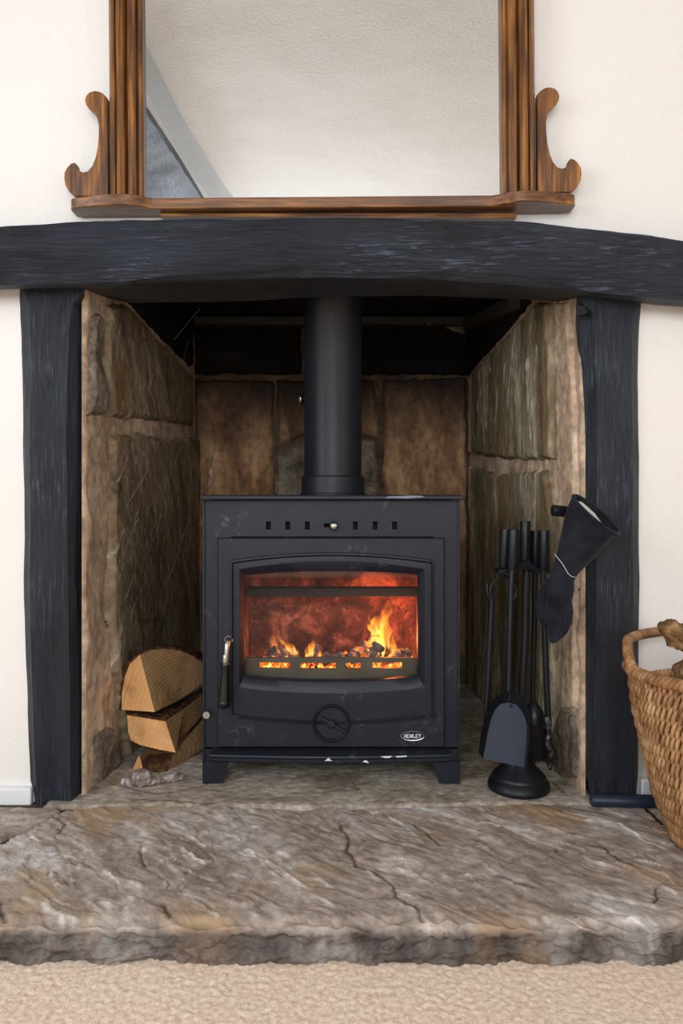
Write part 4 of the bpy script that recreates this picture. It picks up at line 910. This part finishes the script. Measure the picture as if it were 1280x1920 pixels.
split_log('middle wedge-shaped split log lying under the half-round log', [(238, 1340, 1.66+lo), (310, 1352, 1.62+lo), (345, 1328, 1.70+lo), (378, 1302, 1.79+lo), (385, 1335, 1.80+lo), (350, 1374, 1.71+lo), (338, 1382, 1.68+lo), (336, 1396, 1.67+lo), (329, 1411, 1.62+lo), (300, 1406, 1.63+lo), (262, 1397, 1.65+lo), (245, 1388, 1.66+lo), (240, 1372, 1.66+lo)],
          [0, 1, 2, 3], (1, 8), (.005, .09, .0), True)
r = root('split_log', 'bottom split log with a bark face, resting on the hearth under the other two', 'firewood', P(285, 1447, 1.70), 'split logs stacked left of the stove')
V3 = [P(244, 1452, 1.69), P(260, 1417, 1.69), P(270, 1450, 1.665)]
obj('sawn_end', MB().prism(V3, (.0, .02, 0)), M['log_end'], r, smooth=0, label='pale sawn end face')
q0 = [P(261, 1416, 1.688), P(272, 1404, 1.69), P(326, 1411, 1.69), P(313, 1450, 1.672), P(270, 1450, 1.664)]
c00, c10, c01, c11 = [np.array(P(*q)) for q in ((262, 1415, 1.70), (328, 1411, 1.70), (268, 1452, 1.67), (312, 1452, 1.67))]
uu, vv_ = np.meshgrid(np.linspace(0, 1, 60), np.linspace(0, 1, 44)); bil = (c00*((1-uu)*(1-vv_))[..., None]+c10*(uu*(1-vv_))[..., None]+c01*((1-uu)*vv_)[..., None]+c11*(uu*vv_)[..., None])
rdg = 1-np.abs(fbm(bil[..., 0]*60, bil[..., 2]*60, 0, 4)); bil[..., 1] -= .010*np.sin(np.pi*uu)**.5*np.sin(np.pi*np.clip(vv_, 0, .9))**.4+.007*(rdg-.6)
obj('bark', gridmesh(bil[..., 0], bil[..., 1], bil[..., 2]), M['bark'], r, smooth=60)
obj('split_face', MB().prism([P(312, 1450, 1.675), P(326, 1411, 1.69), P(378, 1352, 1.79), P(388, 1352, 1.80), P(386, 1400, 1.80)], (.0, .02, .0)).prism([P(262, 1417, 1.70), P(326, 1411, 1.70), P(380, 1352, 1.80), P(380, 1400, 1.80), P(312, 1449, 1.69), P(262, 1449, 1.69)], (0, .05, 0)), M['log_side'], r, smooth=0, label='darker split face')
# old iron piece on the hearth
pa = [P(230, 1461, 1.60), P(234, 1462, 1.60), P(245, 1463, 1.60), P(252, 1463, 1.60), P(256, 1464, 1.60), P(262, 1464, 1.60), (P(268, 1464, 1.60)), P(275, 1464, 1.60), P(281, 1462, 1.60), P(286, 1461, 1.60), P(295, 1460, 1.61), P(315, 1458, 1.62), P(335, 1456, 1.63), P(344, 1454, 1.63), P(346, 1454, 1.63)]
hz = HZ; rad = [.004, .009, .0105, .011, .015, .0185, .0195, .0185, .013, .009, .0085, .0082, .0095, .008, .003]
pa = [(p[0], p[1]-.01, HZ+max(r_, .010)*.92) for p, r_ in zip(pa, rad)]
tag(obj('iron_bar', MB().organic(pa, rad, 24, .13, 90, 5), M['rusty'], loc=P(268, 1475, 1.58), smooth=60), 'old rust-whitened iron bar with a round knob lying in front of the logs', 'iron bar')

# ---------------------------------------------------------------- fireside tools
GRP = 'black fireside tools on their stand'
cs = (P(972, 0, 1.585)[0], 1.585)
s = root('tool_stand', 'black fireside tool stand with a stepped round base beside the right post', 'tool stand', (cs[0], cs[1], HZ))
k = .065
obj('base', MB().lathe((cs[0], cs[1], HZ-.003), [(0, 0), (k*.96, 0), (k, .004), (k, .010), (k*.97, .016), (k*.90, .021), (k*.86, .024), (k*.87, .028), (k*.80, .034), (k*.62, .045), (k*.47, .058), (k*.38, .070), (k*.30, .080), (.010, .086), (0, .086)], 56), M['tool'], s, smooth=50)
def px2(x, y, d): return P(x, y, d)
obj('pole', MB().tube([(cs[0], cs[1], HZ+.07), P(984, 1200, 1.585), P(987, 1072, 1.585)], .0082, 16), M['tool'], s, smooth=60)
obj('stand_handle', MB().tube([P(983, 1051, 1.585), P(983, 1048, 1.585), P(985, 980, 1.585), P(985, 977, 1.585)], [.0105, .0112, .0112, .010], 20), M['tool'], s, smooth=50)
# rack: cross plate with notches
m = MB().tube([P(987, 1075, 1.585), P(984, 1046, 1.585)], .007, 12)
m.prism([P(934, 1067, 1.56), P(952, 1068, 1.55), P(958, 1066, 1.55), P(972, 1058, 1.56), P(984, 1052, 1.56), P(998, 1057, 1.56), P(1010, 1067, 1.56), P(1032, 1068, 1.56), P(1032, 1076, 1.56), P(1003, 1075, 1.56), P(996, 1068, 1.56), P(978, 1068, 1.56), P(968, 1076, 1.56), P(934, 1075, 1.56)], (0, .035, 0))
obj('rack', m, M['tool'], s, bevel=.001)
def grip(px, y0, y1, d, lean, r=.0112): return MB().tube([P(px-lean, y1, d), P(px-lean*.95, y1-3, d), P(px-lean*.05, y0+3, d), P(px, y0, d)], [r*.85, r, r*.98, r*.9], 20)
# tongs
tg = root('fire_tongs', 'black fire tongs with a curved hoop, hanging at the left of the tool stand', 'fire tongs', P(918, 1330, 1.57), GRP)
obj('grip', grip(948, 992, 1065, 1.575, 4), M['tool'], tg, smooth=50)
obj('hoop', MB().tube([P(942, 1078, 1.575), P(940, 1082, 1.572), P(928, 1088, 1.570), P(920, 1098, 1.568), P(918, 1112, 1.568), P(921, 1122, 1.568), P(922, 1128, 1.568)], [.0035, .003, .0025, .0025, .003, .004, .0045], 12)
    .tube([P(942, 1080, 1.578), P(952, 1082, 1.58), P(962, 1090, 1.582), P(968, 1103, 1.584), P(967, 1118, 1.584), P(960, 1128, 1.584)], [.003, .003, .0035, .0045, .0045, .003], 12)
    .tube([P(922, 1128, 1.568), P(915, 1118, 1.566), P(912, 1105, 1.566), P(914, 1094, 1.566)], [.0045, .004, .0035, .003], 12), M['tool'], tg, smooth=60)
obj('arm', MB().tube([P(922, 1124, 1.568), P(919, 1180, 1.568), P(913, 1310, 1.565), P(908, 1400, 1.56)], [.0052, .0055, .0055, .005], 14), M['tool'], tg, smooth=60)
obj('arm', MB().tube([P(962, 1126, 1.59), P(957, 1200, 1.60), P(948, 1330, 1.61), P(942, 1400, 1.61)], [.0045, .005, .005, .005], 14), M['tool'], tg, smooth=60)
# shovel
sv = root('fire_shovel', 'black ash shovel with a round-topped blade, hanging in front of the stand', 'fire shovel', P(945, 1430, 1.52), GRP)
obj('grip', grip(963, 993, 1068, 1.545, 3), M['tool'], sv, smooth=50)
obj('shaft', MB().tube([P(960, 1068, 1.545), P(958, 1100, 1.543), P(955, 1210, 1.54), P(953, 1312, 1.535)], .0062, 16), M['tool'], sv, smooth=60)
outer = [(897, 1411), (901, 1380), (908, 1345), (918, 1320), (932, 1304), (950, 1297), (968, 1299), (982, 1311), (990, 1328), (993, 1350), (992, 1390), (987, 1438)]
inner = [(905, 1423), (912, 1385), (919, 1352), (927, 1332), (938, 1320), (952, 1317), (967, 1321), (977, 1332), (984, 1345), (988, 1362), (987, 1395), (983, 1439)]
def dd(y): return 1.535-.035*(y-1300)/130
W0 = [P(x, y, dd(y)-.016) for x, y in outer]; W1 = [P(x, y, dd(y)+.004) for x, y in inner]
bl = MB().prism([P(x, y, dd(y)+.004) for x, y in inner], (0, .0015, 0)); obj('blade', bl, M['shovel'], sv, smooth=0, label='blue-black flat blade')
n = len(W0); rm = MB().loft([W0, W1], False, False); rm.loft([[tuple(np.array(p)+(0, .0015, 0)) for p in W1], [tuple(np.array(p)+(0, .0015, 0)) for p in W0]], False, False)
obj('raised_rim', rm, M['tool'], sv, smooth=50)
for x, y in ((955, 1306), (958, 1324)):
    c_ = P(x, y, dd(y)+(-.010 if y < 1310 else .003)); obj('rivet', MB().lathe(c_, [(0, -.003), (.0025, -.0025), (.0032, 0), (0, .001)], 14, 'y'), M['tool'], sv)
# brush
br = root('hearth_brush', 'black hearth brush with dark bristles, hanging behind the stand', 'brush', P(1003, 1425, 1.62), GRP)
obj('grip', grip(1004, 995, 1066, 1.60, 1), M['tool'], br, smooth=50)
obj('shaft', MB().tube([P(1003, 1066, 1.60), P(1001, 1200, 1.61), P(998, 1330, 1.615)], .0058, 16), M['tool'], br, smooth=60)
cbx = P(1000, 1355, 1.618); obj('ferrule', MB().lathe(cbx, [(0, .044), (.008, .044), (.013, .037), (.020, .026), (.0235, .012), (.0235, .0), (0, 0)], 32), M['tool'], br, smooth=50)
m = MB(); rr_ = random.Random(9)
for i in range(420):
    a = rr_.uniform(0, 6.283); q = math.sqrt(rr_.random())*.020; b0 = (cbx[0]+q*math.cos(a), cbx[1]+q*math.sin(a), cbx[2]+.002); sp = 1.25; b1 = (cbx[0]+.004+q*sp*math.cos(a), cbx[1]+q*sp*math.sin(a), cbx[2]-.078+rr_.uniform(-.005, .005))
    m.tube([b0, b1], [.0009, .0006], 3, False)
obj('bristles', m, M['bristle'], br, smooth=0)['kind'] = 'stuff'
# poker
pk = root('fire_poker', 'black poker with a scuffed silvery tip, rightmost tool on the stand', 'poker', P(1026, 1450, 1.56), GRP)
obj('grip', grip(1020, 994, 1068, 1.565, 0), M['tool'], pk, smooth=50)
obj('shaft', MB().tube([P(1018, 1068, 1.565), P(1020, 1120, 1.565), P(1023, 1250, 1.565), P(1027, 1345, 1.565)], [.006, .0062, .0062, .0068], 16), M['tool'], pk, smooth=60)
t = NT('scuffed_iron'); g = t.noise(60, 6, .75, t.co((1, 1, .5)), .5); M['scuff'] = t.bsdf(t.ramp(g, [(.5, L((24, 22, 22))), (.60, L((150, 145, 140)))]), .35, .6, bump=t.bump(g, .003, 1.))
obj('tip', MB().tube([P(1026, 1343, 1.565), P(1027, 1348, 1.565), P(1028, 1400, 1.563), P(1030, 1432, 1.562), P(1031, 1445, 1.562)], [.0068, .0082, .0078, .006, .002], 16, True, .12, 90), M['scuff'], pk, smooth=60, label='scuffed silvery tip')

# ---------------------------------------------------------------- gauntlet glove on its peg
tag(obj('iron_peg', MB().tube([P(1036, 957, 1.47), P(1038, 957, 1.47), P(1070, 960, 1.49), P(1110, 963, 1.535)], [.0100, .0112, .0112, .0112], 20), M['tool'], loc=P(1100, 962, 1.52), smooth=50), 'short black round peg sticking out of the right post through the glove', 'peg')
gv = root('gauntlet_glove', 'black suede fireside gauntlet hanging cuff-up on the right post', 'glove', P(1035, 1200, 1.46))
def gl_ring(cx, cy, d, ang, a, b_, k=0, n=28):
    """ellipse: half width a (px) along direction ang in the picture plane, half thickness b_ (m) in depth"""
    r = []
    for i in range(n):
        t_ = 2*math.pi*i/n; u = a*math.cos(t_); s_ = math.sin(t_); r.append(P(cx+u*math.cos(ang)+s_*k*math.sin(ang), cy+u*math.sin(ang)-s_*k*math.cos(ang), d+b_*s_))
    return r
A1 = R(40)
secs = [(1117, 965, 1.455, R(40), 55, .034, 9), (1112, 972, 1.455, R(39), 54, .034, 8), (1104, 983, 1.456, R(37), 51, .034, 6), (1095, 999, 1.458, R(35), 46, .033, 3), (1084, 1022, 1.460, R(33), 39, .030), (1072, 1045, 1.462, R(32), 31, .026), (1062, 1063, 1.463, R(30), 25, .021),
        (1056, 1080, 1.464, R(22), 24, .019), (1052, 1100, 1.465, R(15), 25, .019), (1049, 1120, 1.466, R(8), 24, .019), (1046, 1140, 1.467, R(5), 22, .018)]
rings = [gl_ring(*q) for q in secs]
Rn = np.array(rings); Rn[..., 1] += .004*fbm(Rn[..., 0]*30, Rn[..., 2]*30, 0, 3); Rn[..., 0] += .002*fbm(Rn[..., 0]*40, Rn[..., 2]*40, 5, 3)
m = MB().loft([[tuple(p) for p in r] for r in Rn], True, False)
obj('gauntlet', m, M['suede'], gv, smooth=180).modifiers.new('thick', 'SOLIDIFY').thickness = .0022
inn = [gl_ring(1107, 980, 1.456, R(38), 46, .028, 6), gl_ring(1100, 990, 1.456, R(36), 44, .027, 4), gl_ring(1090, 1008, 1.458, R(34), 38, .026), gl_ring(1080, 1028, 1.46, R(33), 30, .020)]
obj('lining', MB().loft(inn, True, False), M['lining'], gv, smooth=180, label='white fleece lining')
obj('lining_edge', MB().prism([P(*q, 1.432) for q in ((1084, 940), (1090, 941), (1101, 950), (1115, 963), (1128, 981), (1122, 979), (1110, 970), (1094, 955))], (0, .003, 0)), M['lining'], gv, smooth=0, label='white fleece edge')
rim = gl_ring(1117, 965, 1.455, R(40), 55, .034, 9, 40); obj('cuff_hem', MB().tube(rim+[rim[0], rim[1]], .0035, 10), M['suede'], gv, smooth=180)
# fingers, each one its own tube rooted in the palm, and the thumb
def finger(pts, rr): obj('finger', MB().tube([P(*p) for p in pts], rr, 14, True, .10, 40, .85), M['suede'], gv, smooth=180)
finger([(1062, 1128, 1.462), (1064, 1145, 1.460), (1062, 1165, 1.460), (1055, 1182, 1.460), (1047, 1192, 1.461), (1042, 1197, 1.462)], [.0095, .0105, .0102, .0096, .0082, .0035])
finger([(1051, 1128, 1.456), (1052, 1150, 1.452), (1049, 1172, 1.452), (1042, 1190, 1.454), (1036, 1200, 1.456), (1032, 1204, 1.457)], [.010, .0115, .0112, .0105, .009, .004])
finger([(1040, 1128, 1.460), (1040, 1150, 1.457), (1038, 1170, 1.457), (1034, 1185, 1.459), (1030, 1193, 1.460)], [.010, .0112, .011, .010, .004])
finger([(1032, 1125, 1.470), (1030, 1142, 1.470), (1028, 1160, 1.470), (1027, 1172, 1.470)], [.009, .0105, .010, .004])
obj('thumb', MB().tube([P(1044, 1085, 1.475), P(1032, 1095, 1.482), P(1022, 1112, 1.486), (P(1016, 1135, 1.488)), P(1017, 1155, 1.488), P(1023, 1172, 1.486), P(1026, 1178, 1.486)], [.009, .0125, .0135, .0135, .012, .009, .004], 14, True, .08, 40), M['suede'], gv, smooth=180)
obj('palm', MB().tube([P(1052, 1095, 1.465), P(1048, 1115, 1.464), P(1046, 1135, 1.463), P(1045, 1150, 1.463)], [.020, .0235, .023, .017], 20, True, .05, 30, .8), M['suede'], gv, smooth=180)
se = [P(1038, 1038, 1.445), P(1043, 1045, 1.440), P(1052, 1056, 1.437), P(1058, 1066, 1.4385), P(1063, 1075, 1.443), P(1069, 1080, 1.443), P(1077, 1082, 1.447)]
se = [(p[0], p[1]-.006, p[2]) for p in se]
obj('stitching', MB().tube(se, .0007, 6), M['thread'], gv, smooth=180, label='white stitched seam')
# black bar lying on hearth
a0 = P(1113, 1494, 1.47); a1 = P(1300, 1499, 1.475)
tag(obj('black_tube', MB().tube([(a0[0], 1.487, HZ+.013), (a0[0]+.003, 1.487, HZ+.013), (.60, 1.482, HZ+.013), (.70, 1.478, HZ+.013)], [.0110, .0125, .0125, .0125], 22), M['shovel'], loc=(.6, 1.48, HZ), smooth=40), 'black metal tube lying on the hearth between right post and basket', 'tube')

# ---------------------------------------------------------------- wicker basket
bc = (.744, 1.325); BH = .330; EY = .80
bk = root('wicker_basket', 'brown woven rush log basket at the right edge of the hearth', 'basket', (bc[0], bc[1], HZ))
def brad(h, th):       # radius at relative height h
    return float(np.interp(h, [0, .07, .24, .385, .7, 1, 1.2], [.145, .153, .177, .188, .212, .224, .226]))
def rimz(th):          # height of the rim: back dips to leave the hand hole
    s_ = math.sin(th); return BH+HZ-.022-.045*float(sstep(.35, .75, s_))-.01*max(0, math.cos(th))
rr_ = random.Random(3); m = MB(); rows = 13
for i in range(rows):
    h0 = i/rows; nn = 112
    for j in range(nn):
        th = 2*math.pi*(j+.5*(i % 2))/nn+rr_.uniform(-.008, .008); top_ = (rimz(th)-HZ)
        z0_ = top_*(h0-.018); z1_ = top_*(h0+1.35/rows)
        pth = []
        for q in range(5):
            s_ = q/4; z = z0_+(z1_-z0_)*s_; tt_ = th+(s_-.5)*.075; rd = brad(z/BH, tt_)+.0055*math.sin(math.pi*s_)
            pth.append((bc[0]+rd*math.cos(tt_), bc[1]+EY*rd*math.sin(tt_), HZ+max(z, .003)))
        m.tube(pth, [.0018, .0036, .0042, .0036, .0018], 6, False)
wv = obj('weave', m, M['rush'], bk, smooth=180, recalc=False); wv['kind'] = 'stuff'
inner_ = []
for h in np.linspace(0, 1, 10): inner_.append([(bc[0]+(brad(h*.97, 0)-.003)*math.cos(a), bc[1]+EY*(brad(h*.97, 0)-.003)*math.sin(a), HZ+.004+h*(rimz(a)-HZ-.006)) for a in np.linspace(0, 2*math.pi, 60, endpoint=False)])
bi = MB().loft(inner_, True, False); bi.add([p for p in inner_[0]], [tuple(range(60))]); obj('inner_wall', bi, M['rush'], bk, smooth=60)
# twisted rim and wrapped back handle
def twisted(path_fn, n, r, strands=3, turns=40, rs=.0055):
    mm = MB()
    for s_ in range(strands):
        pt = []
        for i in range(n+1):
            t_ = i/n; c_, nx, nzv = path_fn(t_); a = 2*math.pi*(turns*t_+s_/strands); pt.append(tuple(np.array(c_)+r*(math.cos(a)*np.array(nx)+math.sin(a)*np.array(nzv))))
        mm.tube(pt, rs, 6, False)
    return mm
def rimpath(t_):
    a = 2*math.pi*t_; rd = brad(.98, a)+.002; return (bc[0]+rd*math.cos(a), bc[1]+EY*rd*math.sin(a), rimz(a)), (math.cos(a), math.sin(a), 0), (0, 0, 1)
obj('rim', twisted(rimpath, 600, .0055, 3, 44, .0062), M['rush'], bk, smooth=180, recalc=False)
def hpath(t_):
    a = R(178)+(R(40)-R(178))*t_; rd = brad(.98, a)+.003; lift = .050*min(1, math.sin(math.pi*t_)*2.6)
    return (bc[0]+rd*math.cos(a), bc[1]+EY*rd*math.sin(a), HZ+BH-.030+lift*.75+.012), (math.cos(a), math.sin(a), 0), (0, 0, 1)
obj('handle', twisted(hpath, 400, .0045, 3, 34, .0055), M['rush'], bk, smooth=180, recalc=False)
obj('handle_core', MB().tube([hpath(i/60)[0] for i in range(61)], .006, 8), M['rush'], bk, smooth=180)
# driftwood sticking out of basket
o = obj('driftwood', MB().organic([P(1240, 1188, 1.30), P(1244, 1185, 1.30), P(1256, 1183, 1.30), P(1270, 1188, 1.30), P(1284, 1198, 1.30), P(1310, 1215, 1.29), P(1360, 1262, 1.29), P(1400, 1330, 1.29)], [.008, .017, .0215, .021, .020, .020, .020, .018], 26, .45, 55), M['drift'], loc=P(1300, 1300, 1.3), smooth=60)
tag(o, 'gnarled brown driftwood stick poking up out of the basket', 'driftwood', 'driftwood in the basket')
o = obj('driftwood', MB().organic([P(1290, 1240, 1.33), P(1286, 1255, 1.33), P(1285, 1275, 1.33), P(1290, 1300, 1.33), P(1310, 1350, 1.33)], [.010, .019, .020, .020, .018], 26, .45, 55), M['drift'], loc=P(1290, 1300, 1.33), smooth=60)
tag(o, 'short mossy stub of driftwood low behind the basket rim', 'driftwood', 'driftwood in the basket')
o = obj('driftwood', MB().organic([(.70, 1.33, .14), (.78, 1.36, .24), (.86, 1.40, .37)], [.02, .024, .014], 18, .4, 40), M['drift'], loc=(.75, 1.35, .14), smooth=60)
tag(o, 'driftwood stick deeper inside the basket, largely out of view', 'driftwood', 'driftwood in the basket')
# cobweb threads in the top left of the recess
cwb = MB()
for a, b_ in (((326, 637, 2.0), (375, 578, 2.0)), ((208, 654, 1.70), (222, 642, 1.70)), ((340, 700, 2.3), (352, 640, 2.2))):
    cwb.tube([P(*a), P(*b_)], .0006, 4)
o = obj('cobweb', cwb, M['cobweb'], loc=P(350, 600, 2.0), smooth=0); tag(o, 'few thin pale cobweb threads high in the left of the recess', 'cobweb', kind='stuff')
